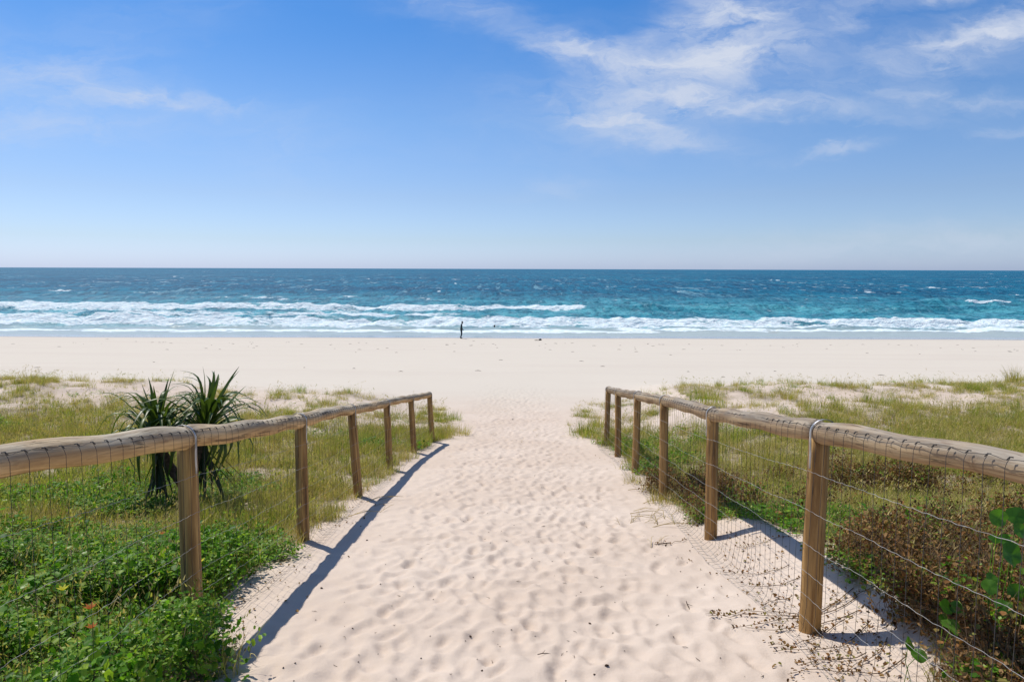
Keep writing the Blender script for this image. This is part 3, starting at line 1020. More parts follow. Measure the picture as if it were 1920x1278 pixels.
        # the little staple knot on the rail
        kn = np.array([(c[0] - side * RAIL_R * 0.82, c[1] - 0.010, c[2] + RAIL_R * 0.66), (c[0] - side * RAIL_R * 0.86, c[1] + 0.002, c[2] + RAIL_R * 0.64),
                       (c[0] - side * RAIL_R * 0.96, c[1] + 0.006, c[2] + RAIL_R * 0.46)]) - np.array(org)
        g.add(*tube(kn, 0.0022, 4, True))
        s += 0.105
        k += 1
    nw = place('netting', g.mesh('netting', False, [M['wire_dark']]), root)
    nw['kind'] = 'stuff'
    def fr(v_):
        return float(vnoise(np.array([v_ * 1.3]), np.array([0.5]), 60)[0])
    for li, hf in enumerate((0.985, 0.80, 0.615, 0.45, 0.315, 0.20, 0.09, -0.02, -0.075, -0.13)):
        P_ = []
        ss = np.arange(0.0, total, 0.035)
        for q, s_ in enumerate(ss):
            ph = (s_ % 2.1) / 2.1
            x_, y_, z_ = wiresurf(s_, hf)
            crimp = 0.0024 * math.sin(s_ * 2 * math.pi / 0.105 + math.sin(s_ * 3)) * (0.4 + fr(s_)) if li else 0.002 * math.sin(s_ * 60)
            sag = -0.010 * math.sin(math.pi * ph) if 0 < hf < 0.95 else 0
            if li == 0:
                c = along(s_)
                x_, z_ = c[0] - side * RAIL_R * 0.93, c[2] + RAIL_R * 0.56 + 0.004 * math.sin(s_ * 30)
            P_.append((x_, y_, z_ + crimp + sag))
        P_ = np.array(P_) - np.array(org)
        V, Q, T = tube(P_, (0.00115 if side > 0 else 0.0009), 4, False)
        gg = Geo(); gg.add(V, Q)
        place('wire_strand', gg.mesh('wire_strand', True, [M['wire'] if li else M['wire_dark']]), root)
    return root, pts


fence(RPOST, 1, 'round timber rail fence with wire netting on the right side of the sand path', 'fence', 'right')
fence(LPOST, -1, 'timber rail fence with wire netting left of the path, in front of the screw pine', 'fence', 'left')


# ------------------------------------------------------------------ plant prototypes (data only; instanced)
def blade(g, base, az, length, width, lean, curl, mi=0, seg=3, fold=0.0):
    """a tapering curved blade"""
    pts = []
    dirx, diry = math.cos(az), math.sin(az)
    th = lean
    p = np.array([0.0, 0.0])
    for k in range(seg + 1):
        pts.append(p.copy())
        p = p + np.array([math.sin(th), math.cos(th)]) * length / seg
        th += curl / seg
    V = []
    for k, q in enumerate(pts):
        wd = width * (1 - (k / seg) ** 1.6) * 0.5
        cx, cy, cz = base[0] + q[0] * dirx, base[1] + q[0] * diry, base[2] + q[1]
        if k == seg:
            V.append((cx, cy, cz))
        else:
            V.append((cx - diry * wd, cy + dirx * wd, cz)); V.append((cx + diry * wd, cy - dirx * wd, cz))
    Q = [(2 * k, 2 * k + 1, 2 * k + 3, 2 * k + 2) for k in range(seg - 1)]
    T = [(2 * (seg - 1), 2 * (seg - 1) + 1, 2 * seg)]
    g.add(V, Q, T, mi)


def round_leaf(g, c, nrm_az, tilt, size, mi=0, cup=0.15, narrow=0.85, notch=False, n=7):
    a = np.arange(n) / n * 2 * np.pi
    x = np.cos(a) * size * 0.5; y = np.sin(a) * size * 0.5 * narrow
    if notch:
        x = x * np.where(np.abs(a - 0) < 0.3, 0.78, 1)
    z = cup * size * (np.abs(y) / (size * 0.5)) * 0.6
    V = np.stack([x, y, z], -1)
    V = np.concatenate([V, [[0, 0, -0.02 * size]]])
    E = np.array(Euler((0, tilt, nrm_az)).to_matrix())
    V = V @ E.T + np.array(c)
    g.add(V, None, [(k, (k + 1) % n, n) for k in range(n)], mi)


def proto(name, me):
    o = bpy.data.objects.new(name, me)
    return o


def proto_grass(seed, nb, h, spread, mats, straws=0.25, width=0.004, droop=0.8, heads=0):
    r = random.Random(seed)
    g = Geo()
    for _ in range(nb):
        a = r.uniform(0, 6.283); d = spread * math.sqrt(r.random())
        az = r.gauss(0.3, 1.4) if r.random() < 0.6 else r.uniform(0, 6.283)
        L = h * r.uniform(0.55, 1.15)
        blade(g, (d * math.cos(a), d * math.sin(a), -0.02), az, L, width * r.uniform(0.7, 1.3), r.uniform(0.05, 0.6), r.uniform(0.2, droop),
              1 if r.random() < straws else 0)
    for _ in range(heads):
        a = r.uniform(0, 6.283); d = spread * math.sqrt(r.random())
        bx, by = d * math.cos(a), d * math.sin(a)
        L = h * r.uniform(1.1, 1.5)
        blade(g, (bx, by, 0), 0.3, L, 0.003, 0.12, 0.15, 1, 2)
        for k in range(5):
            blade(g, (bx + 0.13 * L, by + 0.02 * k, L * (0.86 + 0.03 * k)), r.uniform(0, 6.28), 0.03, 0.010, 0.5, 0.3, 1, 2)
    return proto('grass_tuft', g.mesh('grass_tuft', False, mats))


def proto_cover(seed, nl, spread, h, size, mats, young=0.12, narrow=0.85):
    r = random.Random(seed)
    g = Geo()
    for _ in range(nl):
        a = r.uniform(0, 6.283); d = spread * math.sqrt(r.random())
        z = h * r.uniform(0.15, 1.0) * (1 - 0.5 * (d / spread) ** 2)
        s = size * r.uniform(0.55, 1.3)
        round_leaf(g, (d * math.cos(a), d * math.sin(a), z), r.uniform(0, 6.283), r.gauss(0.1, 0.65), s, 1 if r.random() < young else 0,
                   r.uniform(0.1, 0.5), narrow * r.uniform(0.7, 1.05), False, 6)
    for _ in range(max(3, nl // 7)):
        a = r.uniform(0, 6.283); d = spread * r.random()
        blade(g, (d * math.cos(a), d * math.sin(a), 0), r.uniform(0, 6.28), h * 1.1, 0.003, r.uniform(0.2, 1.0), 0.5, 2, 2)
    return proto('creeper_tuft', g.mesh('creeper_tuft', False, mats))


def proto_dead(seed, nl, spread, h, size, mats):
    r = random.Random(seed)
    g = Geo()
    for _ in range(nl):
        a = r.uniform(0, 6.283); d = spread * math.sqrt(r.random())
        z = h * r.uniform(0.0, 1.0)
        round_leaf(g, (d * math.cos(a), d * math.sin(a), z), r.uniform(0, 6.283), r.uniform(-1.4, 1.4), size * r.uniform(0.5, 1.3), 0, r.uniform(0.3, 1.2),
                   r.uniform(0.4, 0.9), False, 5)
    for _ in range(nl // 4):
        a = r.uniform(0, 6.283); d = spread * r.random()
        blade(g, (d * math.cos(a), d * math.sin(a), 0.01), r.uniform(0, 6.28), h * r.uniform(1, 2.4), 0.003, r.uniform(0.4, 1.5), r.uniform(-0.5, 0.9), 1, 3)
    return proto('dead_tuft', g.mesh('dead_tuft', False, mats))


G, O_, S_ = M['grass_g'], M['grass_o'], M['grass_s']
P_GREEN = [proto_grass(s, 30, 0.25, 0.09, [G, O_], 0.35, 0.0058, 1.3) for s in (1, 2, 3)]
P_OLIVE = [proto_grass(s, 30, 0.28, 0.09, [O_, S_], 0.30, 0.0055, 1.4, 1) for s in (4, 5, 6)]
P_STRAW = [proto_grass(s, 28, 0.20, 0.11, [S_, O_], 0.25, 0.0050, 1.8, 1) for s in (7, 8, 9)]
P_SPARSE = [proto_grass(s, 12, 0.20, 0.09, [O_, S_], 0.4, 0.005, 0.6, 1) for s in (10, 11, 12)]
P_COVER = [proto_cover(s, 62, 0.16, 0.16, 0.027, [M['cover'], M['cover_y'], M['stem']], 0.14, 0.7) for s in (13, 14, 15)]
P_COVER2 = [proto_cover(s, 44, 0.17, 0.11, 0.030, [M['cover'], M['cover_y'], M['stem']], 0.18, 0.8) for s in (16, 17)]
P_BIG = [proto_cover(s, 26, 0.16, 0.17, 0.042, [M['cover'], M['cover_y'], M['stem']], 0.3, 0.85) for s in (26, 27)]
P_DEAD = [proto_dead(s, 95, 0.16, 0.18, 0.026, [M['dead'], M['stem']]) for s in (18, 19, 20)]


def gn_tree(protos):
    t = bpy.data.node_groups.new('scatter', 'GeometryNodeTree')
    t.interface.new_socket('Geometry', in_out='INPUT', socket_type='NodeSocketGeometry')
    t.interface.new_socket('Geometry', in_out='OUTPUT', socket_type='NodeSocketGeometry')
    N = t.nodes
    gi, go = N.new('NodeGroupInput'), N.new('NodeGroupOutput')
    iop = N.new('GeometryNodeInstanceOnPoints')
    iop.inputs['Pick Instance'].default_value = True
    jn = N.new('GeometryNodeGeometryToInstance')
    for p in protos:
        oi = N.new('GeometryNodeObjectInfo')
        oi.inputs['Object'].default_value = p
        oi.inputs['As Instance'].default_value = True
        jn_in = jn.inputs[0]
        # each prototype becomes one instance of the pick list
        g2 = N.new('GeometryNodeGeometryToInstance')
        oi.inputs['As Instance'].default_value = False
        t.links.new(oi.outputs['Geometry'], g2.inputs[0])
        p['_n'] = 0
        del p['_n']
        t.links.new(g2.outputs[0], (join if False else jn_in)) if False else None
        p_nodes.append(g2)
    join_ = N.new('GeometryNodeJoinGeometry')
    for g2 in reversed(p_nodes):
        t.links.new(g2.outputs[0], join_.inputs[0])
    p_nodes.clear()
    N.remove(jn)

    def attr(nm, typ):
        a = N.new('GeometryNodeInputNamedAttribute')
        a.data_type = typ
        a.inputs['Name'].default_value = nm
        return a.outputs['Attribute']
    t.links.new(gi.outputs[0], iop.inputs['Points'])
    t.links.new(join_.outputs[0], iop.inputs['Instance'])
    t.links.new(attr('pick', 'INT'), iop.inputs['Instance Index'])
    e2r = N.new('FunctionNodeEulerToRotation')
    t.links.new(attr('rot', 'FLOAT_VECTOR'), e2r.inputs[0])
    t.links.new(e2r.outputs[0], iop.inputs['Rotation'])
    t.links.new(attr('scl', 'FLOAT_VECTOR'), iop.inputs['Scale'])
    t.links.new(iop.outputs[0], go.inputs[0])
    return t


p_nodes = []


def scatter(name, label, cat, x, y, scl, protos, zoff=0.0, hscale=None):
    n = len(x)
    if n == 0:
        return
    z = land(x, y) + zoff
    me = bpy.data.meshes.new(name)
    me.vertices.add(n)
    me.vertices.foreach_set('co', np.stack([x, y, z], -1).astype(np.float32).ravel())
    rot = np.stack([RNG.normal(0, 0.10, n), RNG.normal(0.0, 0.10, n), RNG.normal(0, 1.2, n)], -1).astype(np.float32)
    a = me.attributes.new('rot', 'FLOAT_VECTOR', 'POINT'); a.data.foreach_set('vector', rot.ravel())
    hs = scl if hscale is None else hscale
    a = me.attributes.new('scl', 'FLOAT_VECTOR', 'POINT'); a.data.foreach_set('vector', np.stack([scl, scl, hs], -1).astype(np.float32).ravel())
    a = me.attributes.new('pick', 'INT', 'POINT'); a.data.foreach_set('value', RNG.integers(0, len(protos), n).astype(np.int32))
    o = place(name, me)
    md = o.modifiers.new('scatter', 'NODES')
    md.node_group = gn_tree(protos)
    tag(o, label, cat, kind='stuff')
    print(name, n)


def rand_pts(n, x0, x1, y0, y1, wedge=0.86):
    """random ground points; thinner with distance as the eye needs fewer"""
    u = RNG.random(n)
    y = 1.0 / (1.0 / y0 + u * (1.0 / y1 - 1.0 / y0))
    y = y0 * (y1 / y0) ** u
    x = x0 + (x1 - x0) * RNG.random(n)
    keep = np.abs(x) < wedge * y + 0.9
    return x[keep], y[keep]


def lay_plants():
    # candidates laid evenly over ground seen, in two depth ranges
    for (side, nm) in ((-1, 'left'), (1, 'right')):
        xs, ys = [], []
        for (y0, y1, dens_) in ((1.9, 5.0, 190), (5.0, 9.0, 120), (9.0, 15.0, 62), (15.0, 24.5, 40)):
            xm = 0.88 * y1 + 0.8
            area = (xm - 1.0) * (y1 - y0)
            n = int(area * dens_)
            yy = y0 + (y1 - y0) * RNG.random(n)
            xx = side * (1.0 + (xm - 1.0) * RNG.random(n))
            k = np.abs(xx) < 0.88 * yy + 0.8
            xs.append(xx[k]); ys.append(yy[k])
        x, y = np.concatenate(xs), np.concatenate(ys)
        dens, green, dead, straw, cover = veg_masks(x, y)
        r = RNG.random(len(x))
        live = r < dens * np.where((green > 0.5) | (dead > 0.5), 1.0, 0.30 + 0.70 * sstep(fbm(x * 1.8, y * 1.8, 3, 520), 0.36, 0.50))
        r2, r3 = RNG.random(len(x)), RNG.random(len(x))
        isg = live & (r2 < green * np.where(x < 0, 0.93, 0.85))
        isd = live & ~isg & (r3 < dead)
        rest = live & ~isg & ~isd
        na = fbm(x * 0.8 + 50, y * 0.8, 4, 501, 0.6)
        nb_ = fbm(x * 0.55 + 80, y * 0.8, 4, 503, 0.6)
        iss = rest & (RNG.random(len(x)) < 0.20 + 0.65 * sstep(na + 0.10 * straw + 0.05 * ((x > 0) & (y < 9)), 0.49, 0.58))
        rest2 = rest & ~iss
        iso = rest2 & (RNG.random(len(x)) < 0.45 + 0.50 * sstep(nb_, 0.42, 0.52))
        isgr = rest2 & ~iso
        sidel = 'left' if side < 0 else 'right'
        sz = lambda m_: RNG.uniform(0.7, 1.25, m_.sum()) * (0.85 + 0.02 * np.clip(y[m_], 0, 25))
        hmod = lambda m_: (1 - 0.35 * ((x[m_] > 0) & (y[m_] < 8.5))) * (0.05 + 1.95 * fbm(x[m_] * 1.5, y[m_] * 1.1, 4, 400, 0.6))
        if isg.any():
            s = sz(isg)
            near = y[isg] < 4.9
            hh = s * np.where((x[isg] < 0) & near, 1.0, 0.85) * hmod(isg)
            # the creeper heaps up over itself: a bottom layer and heaped layers above it
            xx, yy = x[isg], y[isg]
            hh = np.clip(hh, 0.5 * s, 1.15 * s)
            heap = sstep(fbm(xx * 1.9, yy * 1.9, 3, 611), 0.36, 0.60) * np.where((xx < 0) & near, 0.21, 0.08)
            heap *= np.clip(np.where(xx < 0, 1.0, 0.9), 0, 1)
            l1 = heap > 0.05
            l2 = heap > 0.13
            X3 = np.concatenate([xx, xx[l1] + 0.03, xx[l2] - 0.03])
            Y3 = np.concatenate([yy, yy[l1] + 0.02, yy[l2] - 0.02])
            S3 = np.concatenate([s, s[l1], s[l2]])
            H3 = np.concatenate([hh, hh[l1], hh[l2]])
            Z3 = np.concatenate([np.zeros(len(xx)), heap[l1] * 0.55, heap[l2]])
            scatter('creeper_cover', 'glossy green creeping groundcover on the dune %s of the path' % sidel, 'groundcover', X3, Y3, S3, P_COVER + P_COVER2 + P_BIG + P_BIG, Z3, H3)
            k = RNG.random(isg.sum()) < 0.22
            scatter('grass_in_creeper', 'thin straw and green blades poking out of the creeper %s of the path' % sidel, 'grass', x[isg][k], y[isg][k], s[k], P_STRAW[:1] + P_SPARSE, heap[k] * 0.7, s[k] * 1.1)
        if isd.any():
            s = sz(isd)
            xd, yd = x[isd], y[isd]
            hp_ = sstep(fbm(xd * 1.7, yd * 1.7, 3, 613), 0.34, 0.60) * 0.16
            l1 = hp_ > 0.04
            scatter('dead_creeper_cover', 'dark brown dead creeper tangle behind the nearest right fence post', 'groundcover', np.concatenate([xd, xd[l1] + .03]), np.concatenate([yd, yd[l1]]),
                    np.concatenate([s, s[l1]]), P_DEAD, np.concatenate([xd * 0, hp_[l1]]))
            # stray green shoots in it
            k = RNG.random(isd.sum()) < 0.26
            scatter('creeper_shoots', 'green creeper shoots coming up through the dead brown tangle', 'groundcover', x[isd][k] + 0.03, y[isd][k], s[k] * 0.8, P_COVER2 + P_BIG, hp_[k] + 0.07)
        for m_, pr, a, lab in ((isgr, P_GREEN, 'green_grass', 'green dune grass growing %s of the path'),
                               (iso, P_OLIVE, 'olive_grass', 'olive dune grass with thin stalks growing %s of the path'),
                               (iss, P_STRAW, 'straw_grass', 'dry straw coloured grass among the green %s of the path')):
            if m_.any():
                s = sz(m_)
                hh = s * hmod(m_) * (1 - 0.35 * sstep(y[m_], 16, 21))
                scatter(a, lab % sidel, 'grass', x[m_], y[m_], s, pr, 0, hh)
        # sparse tufts on the pale sand near the crest
        n = 1500
        yy = RNG.uniform(14.5, 23.2, n); xx = side * RNG.uniform(1.9, 21, n)
        d2, *_r, cov = veg_masks(xx, yy)
        k = (RNG.random(n) < 0.75 * cov) & (d2 < 0.6) & (fbm(xx * 1.2, yy * 1.2, 3, 430) > 0.43)
        scatter('sparse_grass', 'sparse thin grass standing in the pale sand of the dune crest, %s side' % sidel, 'grass', xx[k], yy[k], RNG.uniform(0.6, 1.1, k.sum()), P_SPARSE)
        n = 700
        yy = RNG.uniform(13, 22.6, n); xx = side * RNG.uniform(1.9, 20, n)
        d2, *_r, cov = veg_masks(xx, yy)
        k = (RNG.random(n) < 0.5 * cov) & (fbm(xx * 0.8, yy * 0.8, 3, 440) > 0.50)
        scatter('crest_creeper', 'scattered low green creeper leaves on the sandy dune crest, %s side' % sidel, 'groundcover', xx[k], yy[k], RNG.uniform(0.5, 0.9, k.sum()), P_COVER2, -0.02)


lay_plants()


# ------------------------------------------------------------------ grass clumps one can tell apart
def clump_mesh(seed, n, h, rad, mats, width=0.006, lean=0.5, heads=6):
    r = random.Random(seed)
    g = Geo()
    for _ in range(n):
        a = r.uniform(0, 6.283); d = rad * math.sqrt(r.random())
        az = a + r.gauss(0, 0.7)
        blade(g, (d * math.cos(a), d * math.sin(a), -0.03), az, h * r.uniform(0.5, 1.1), width * r.uniform(0.6, 1.3), r.uniform(0.05, lean) * (0.4 + d / rad),
              r.uniform(0.2, 1.0), 1 if r.random() < 0.35 else 0, 4)
    return g.mesh('grass_clump', False, mats)


def ground_at(u, v, lo=2.0, hi=30.0):
    """where the line of sight through a photograph pixel meets the land"""
    D = np.concatenate([np.linspace(lo, 8, 500), np.linspace(8.03, hi, 500)])
    a, b, c = pix(u, v, 1.0)
    k = int(np.argmax(EYE + (c - EYE) * D < land(a * D, D)))
    return a * D[k], D[k], land1(a * D[k], D[k])


CM = [clump_mesh(50, 170, 0.42, 0.18, [O_, S_]), clump_mesh(51, 190, 0.34, 0.24, [G, O_]), clump_mesh(52, 150, 0.30, 0.22, [S_, O_])]
CLUMPS = [(1098, 818, 1, 'bushy olive grass clump on the path side of the farthest right fence post', 1.5),
          (1120, 800, 0, 'tall olive grass clump touching the farthest right fence post', 1.1),
          (850, 788, 1, 'rear low grass clump beyond the far end of the left fence', 1.0),
          (862, 815, 2, 'grass clump at the path edge just past the end of the left fence', 1.2),
          (835, 822, 0, 'olive grass clump beside the last left fence post', 1.0),
          (1318, 752, 1, 'dark green grass clump behind the right rail near the dune crest', 1.5),
          (1480, 748, 0, 'upright grass clump on pale sand behind the right rail', 1.2),
          (1590, 728, 2, 'brownish grass clump on the dune crest right of centre', 1.2),
          (1905, 716, 0, 'grass clump on the highest dune crest at the far right', 1.6),
          (1890, 790, 1, 'dark green clump on sand at the far right behind the rail', 1.3),
          (1243, 942, 2, 'straw coloured grass clump at the foot of the third right fence post', 0.9),
          (1190, 905, 2, 'thin dry grass clump at the foot of the fourth right fence post', 0.7),
          (1700, 775, 0, 'broad olive clump in front of the bare crest sand, right side', 1.3),
          (560, 735, 1, 'green grass clump on the sand crest left of the path', 1.0),
          (640, 748, 2, 'dry grass clump on the crest sand behind the left rail', 0.9),
          (150, 715, 2, 'straw grass clump on the crest at the far left', 1.1),
          (60, 716, 2, 'low straw grass clump on the crest at the left edge', 1.1),
          (220, 760, 0, 'grass clump left of the screw pine at the sand edge', 1.2)]
for (u, v, k, lab, s) in CLUMPS:
    x, y, z = ground_at(u, v)
    o = place('grass_clump', CM[k], None, (x, y, z), (0, 0, random.uniform(0, 6)), (s, s, s * 0.95))
    tag(o, lab, 'grass clump')


# ------------------------------------------------------------------ screw pine
def strap_leaf(seed, L, W, lean, droop, kink):
    """long channelled leaf arching up and over; base at origin, grows along +x"""
    r = random.Random(seed)
    n = 12
    V, th, p = [], lean, np.array([0.0, 0.0])
    for k in range(n + 1):
        s = k / n
        wd = W * min(1, 0.75 + s * 2) * (1 - s ** 2.4) * 0.5 + 0.0008
        fold = 0.45 * wd
        nx_, nz_ = -math.cos(th), math.sin(th)
        tx, tz = math.sin(th), math.cos(th)
        V.append((p[0] - nz_ * 0 + 0, wd, p[1]))
        V.append((p[0] + tz * fold * 0.9, 0, p[1] - tx * fold * 0.9))
        V.append((p[0], -wd, p[1]))
        p = p + np.array([math.sin(th), math.cos(th)]) * L / n
        sk = kink / n if kink < 90 else 0.75
        th += droop / n * (0.22 + 2.6 * math.exp(-((s - sk) / 0.13) ** 2) * (1 if kink < 90 else 0.3))
    Q = []
    for k in range(n):
        a = 3 * k
        Q += [(a, a + 1, a + 4, a + 3), (a + 1, a + 2, a + 5, a + 4)]
    g = Geo(); g.add(V, Q)
    return g


def screw_pine():
    x, y, z = pix(372, 938, 7.4)
    z = land1(x, y)
    root = empty('screw_pine', (x, y, z))
    tag(root, 'dark green screw pine with two spiky leaf heads behind the left rail', 'shrub')
    org = Vector((x, y, z))
    sc = 7.4 / 1280 * 1.02
    heads = [((382, 808), 7.4, 0.95), ((296, 826), 7.3, 0.95)]
    hp = [Vector(pix(u, v, D)) for (u, v), D, _ in heads]
    fork = Vector(pix(350, 908, 7.4))
    g = Geo()
    P0 = [org + Vector((0, 0, -0.1)), org + Vector((-0.02, 0, 0.08)), fork]

    def limb(pts, r0, r1):
        pts = np.array([tuple(p - org) for p in pts])
        s = np.linspace(0, len(pts) - 1, 22)
        PP = np.stack([np.interp(s, range(len(pts)), pts[:, k]) for k in range(3)], -1)
        rr = np.linspace(r0, r1, 22) * (1 + 0.07 * np.sin(np.arange(22) * 2.9))
        g.add(*tube(PP, rr, 10))
    limb(P0, 0.075, 0.062)
    limb([fork - Vector((0, 0, 0.05)), (fork + hp[0]) / 2 + Vector((0.05, 0, 0.0)), hp[0]], 0.06, 0.045)
    limb([fork - Vector((0, 0, 0.05)), (fork + hp[1]) / 2 + Vector((-0.04, 0, -0.03)), hp[1]], 0.06, 0.045)
    place('trunk', g.mesh('trunk', True, [M['trunk']]), root)
    r = random.Random(3)
    fresh = []
    for k in range(9):
        gg = strap_leaf(k, 1.0, r.uniform(0.050, 0.064), 0.0, r.uniform(1.6, 2.6) + (0.9 if k > 4 else 0), [6, 7, 8, 5, 7, 4, 5, 6, 4][k])
        me = gg.mesh('leaf', True, [M['panda']])
        fresh.append(me)
    stiff = []
    for k in range(5):
        gg = strap_leaf(20 + k, 1.0, 0.055, 0.0, r.uniform(0.3, 0.9), 99)
        stiff.append(gg.mesh('leaf', True, [M['panda']]))
    old = []
    for k in range(4):
        gg = strap_leaf(40 + k, 1.0, 0.042, 0.0, r.uniform(0.4, 0.9), 99)
        old.append(gg.mesh('dead_leaf', True, [M['panda_old']]))
    for hi, h in enumerate(hp):
        lc = h - org
        tilt_axis = (0.22 if hi == 0 else -0.12)
        nl = 84
        for k in range(nl):
            f = k / nl
            az = k * 2.39996 + r.uniform(-0.2, 0.2)
            el = 0.12 + 0.95 * f + r.uniform(-0.1, 0.1)          # lean from upright
            L = (0.60 + 0.24 * math.sin(min(f * 1.6, 1.0) * math.pi * 0.6) + r.uniform(-0.14, 0.12))
            me = r.choice(stiff) if (f < 0.05 or r.random() < 0.03) else (r.choice(fresh[:5]) if f < 0.45 else r.choice(fresh[3:]))
            pos = lc + Vector((0, 0, 0.10 - 0.20 * f))
            # wind from the left bends leaves to the right
            E = (Matrix.Rotation(0.16, 3, 'Y') @ Matrix.Rotation(tilt_axis, 3, 'Y') @ Matrix.Rotation(az, 3, 'Z') @ Matrix.Rotation(el, 3, 'Y')).to_euler()
            place('leaf', me, root, pos, E, (L, 0.80 + 0.20 * (1 - f), L))
        for k in range(26):
            az = k * 2.39996 + 1 + r.uniform(-0.3, 0.3)
            el = r.uniform(2.55, 3.05)
            L = r.uniform(0.34, 0.66)
            if k % 2 and hi == 0 and math.cos(az) > 0.3:
                el, L = 2.42, r.uniform(0.6, 0.85)
            E = (Matrix.Rotation(az, 3, 'Z') @ Matrix.Rotation(el, 3, 'Y')).to_euler()
            o = place('leaf', old[k % 4], root, lc + Vector((0, 0, -0.06 - 0.01 * k)), E, (L, 0.9, L))
            o['label'] = 'drooping old leaf of the hanging skirt'


screw_pine()


# ------------------------------------------------------------------ broad-leaved vines in the right corner, single leaves
def vine_leaf_mesh(name, n=16, seed=0):
    """two-lobed rounded leaf, 1 long"""
    r = random.Random(seed)
    g = Geo()
    rings = [(0.0, 0.0), (0.5, 0.03), (1.0, 0.0)]
    V = [(0.0, 0, 0)]
    for ri, s in enumerate((0.35, 0.7, 1.0)):
        for k in range(n):
            a = k / n * 2 * math.pi
            rad = 0.5 * (1 + 0.05 * math.cos(3 * a + seed))
            notch = 1 - 0.22 * math.exp(-((math.atan2(math.sin(a), math.cos(a))) / 0.30) ** 2)
            x_ = rad * s * math.cos(a) * notch
            y_ = rad * s * math.sin(a) * 0.92
            z_ = 0.30 * abs(y_) + 0.05 * math.sin(4 * a + seed) * s - 0.15 * x_ * x_
            V.append((x_, y_, z_))
    T = [(0, 1 + k, 1 + (k + 1) % n) for k in range(n)]
    Q = []
    for ri in range(2):
        b = 1 + ri * n
        Q += [(b + k, b + n + k, b + n + (k + 1) % n, b + (k + 1) % n) for k in range(n)]
    g.add(V, Q, T)
    return g.mesh(name, True, [M['broad']])


VL = [vine_leaf_mesh('leaf', seed=k) for k in range(3)]


def vine(u, v, D, leaves, label, hang=False, seed=0):
    r = random.Random(seed)
    x, y, z0 = pix(u, v, D)
    gz_ = land1(x, y)
    root = empty('vine_plant', (x, y, gz_))
    tag(root, label, 'vine')
    org = Vector((x, y, gz_))
    for (lu, lv, dD, size, tilt) in leaves:
        p = Vector(pix(lu, lv, D + dD)) - org
        p.z = max(p.z, 0.03)
        size *= 0.80
        a = r.uniform(0, 6.28)
        E = (Matrix.Rotation(0.95 + 0.6 * tilt * math.cos(a), 3, 'X') @ Matrix.Rotation(0.7 * tilt * math.sin(a), 3, 'Y') @ Matrix.Rotation(r.uniform(0, 6.28), 3, 'Z')).to_euler()
        place('leaf', VL[r.randrange(3)], root, p, E, (size, size, size))
        g = Geo()
        b = Vector((r.uniform(-0.05, 0.05), r.uniform(-0.05, 0.05), 0))
        mid = (p + b) * 0.5 + Vector((r.uniform(-.03, .03), 0, 0.03))
        g.add(*tube([tuple(b), tuple(mid), tuple(p)], [0.002, 0.0018, 0.0012], 5))
        place('stem', g.mesh('stem', True, [M['cover']]), root)


vine(1880, 1085, 2.72, [(1895, 1040, 0, 0.13, 0.5), (1855, 1100, 0, 0.085, 0.3), (1880, 1138, 0, 0.09, 0.4), (1905, 1110, 0.05, 0.10, 0.6), (1858, 1085, 0.1, 0.07, 0.2), (1918, 1170, 0, 0.10, 0.5)],
     'large round vine leaves at the right edge of the fence netting, lower plant', seed=1)
vine(1890, 1000, 2.85, [(1872, 970, 0, 0.10, 0.7), (1905, 968, 0.05, 0.11, 0.5), (1912, 995, 0, 0.09, 0.3), (1885, 1015, 0, 0.09, 0.5), (1862, 1010, 0.1, 0.06, 0.4)],
     'broad vine leaves at the right edge just under the rail, upper plant', seed=2)
vine(1782, 1175, 2.85, [(1772, 1136, 0, 0.09, 0.6), (1793, 1140, 0, 0.08, 0.6), (1783, 1175, -0.05, 0.105, 0.9), (1768, 1160, 0.05, 0.06, 0.4)],
     'small vine with four green leaves over the brown dead creeper', seed=3)
vine(1710, 1220, 2.95, [(1703, 1205, 0, 0.085, 0.9), (1722, 1228, 0, 0.090, 0.7)],
     'pair of green vine leaves hanging over shadowed sand inside the netting', seed=4)


def flower(u, v, D, mat, label, size=0.03):
    x, y, z = pix(u, v, D)
    gz_ = land1(x, y)
    root = empty('flower', (x, y, gz_))
    tag(root, label, 'flower')
    g = Geo()
    hgt = max(z - gz_, 0.03)
    for k in range(7):
        a = k / 7 * 6.283
        blade(g, (0.004 * math.cos(a), 0.004 * math.sin(a), hgt), a, size, size * 0.5, 0.9, 0.5, 0, 2)
    place('petals', g.mesh('petals', False, [mat]), root)
    g = Geo(); g.add(*tube([(0, 0, 0), (0.01, 0, hgt * 0.5), (0, 0, hgt)], 0.0018, 4))
    place('stalk', g.mesh('stalk', False, [M['cover_y']]), root)


flower(169, 1140, 2.85, M['orange'], 'upper of the two orange flower heads in the green creeper at lower left', 0.032)
flower(172, 1176, 2.75, M['orange'], 'lower of the two orange flower heads in the green creeper at lower left', 0.026)
flower(304, 1000, 4.4, M['orange'], 'tiny orange flower head just left of the nearest left fence post', 0.02)
flower(375, 1053, 3.75, M['yellow'], 'yellow flower right beside the nearest left fence post', 0.032)
flower(118, 1105, 2.95, M['yellow'], 'yellow green flower in the creeper at lower left', 0.03)


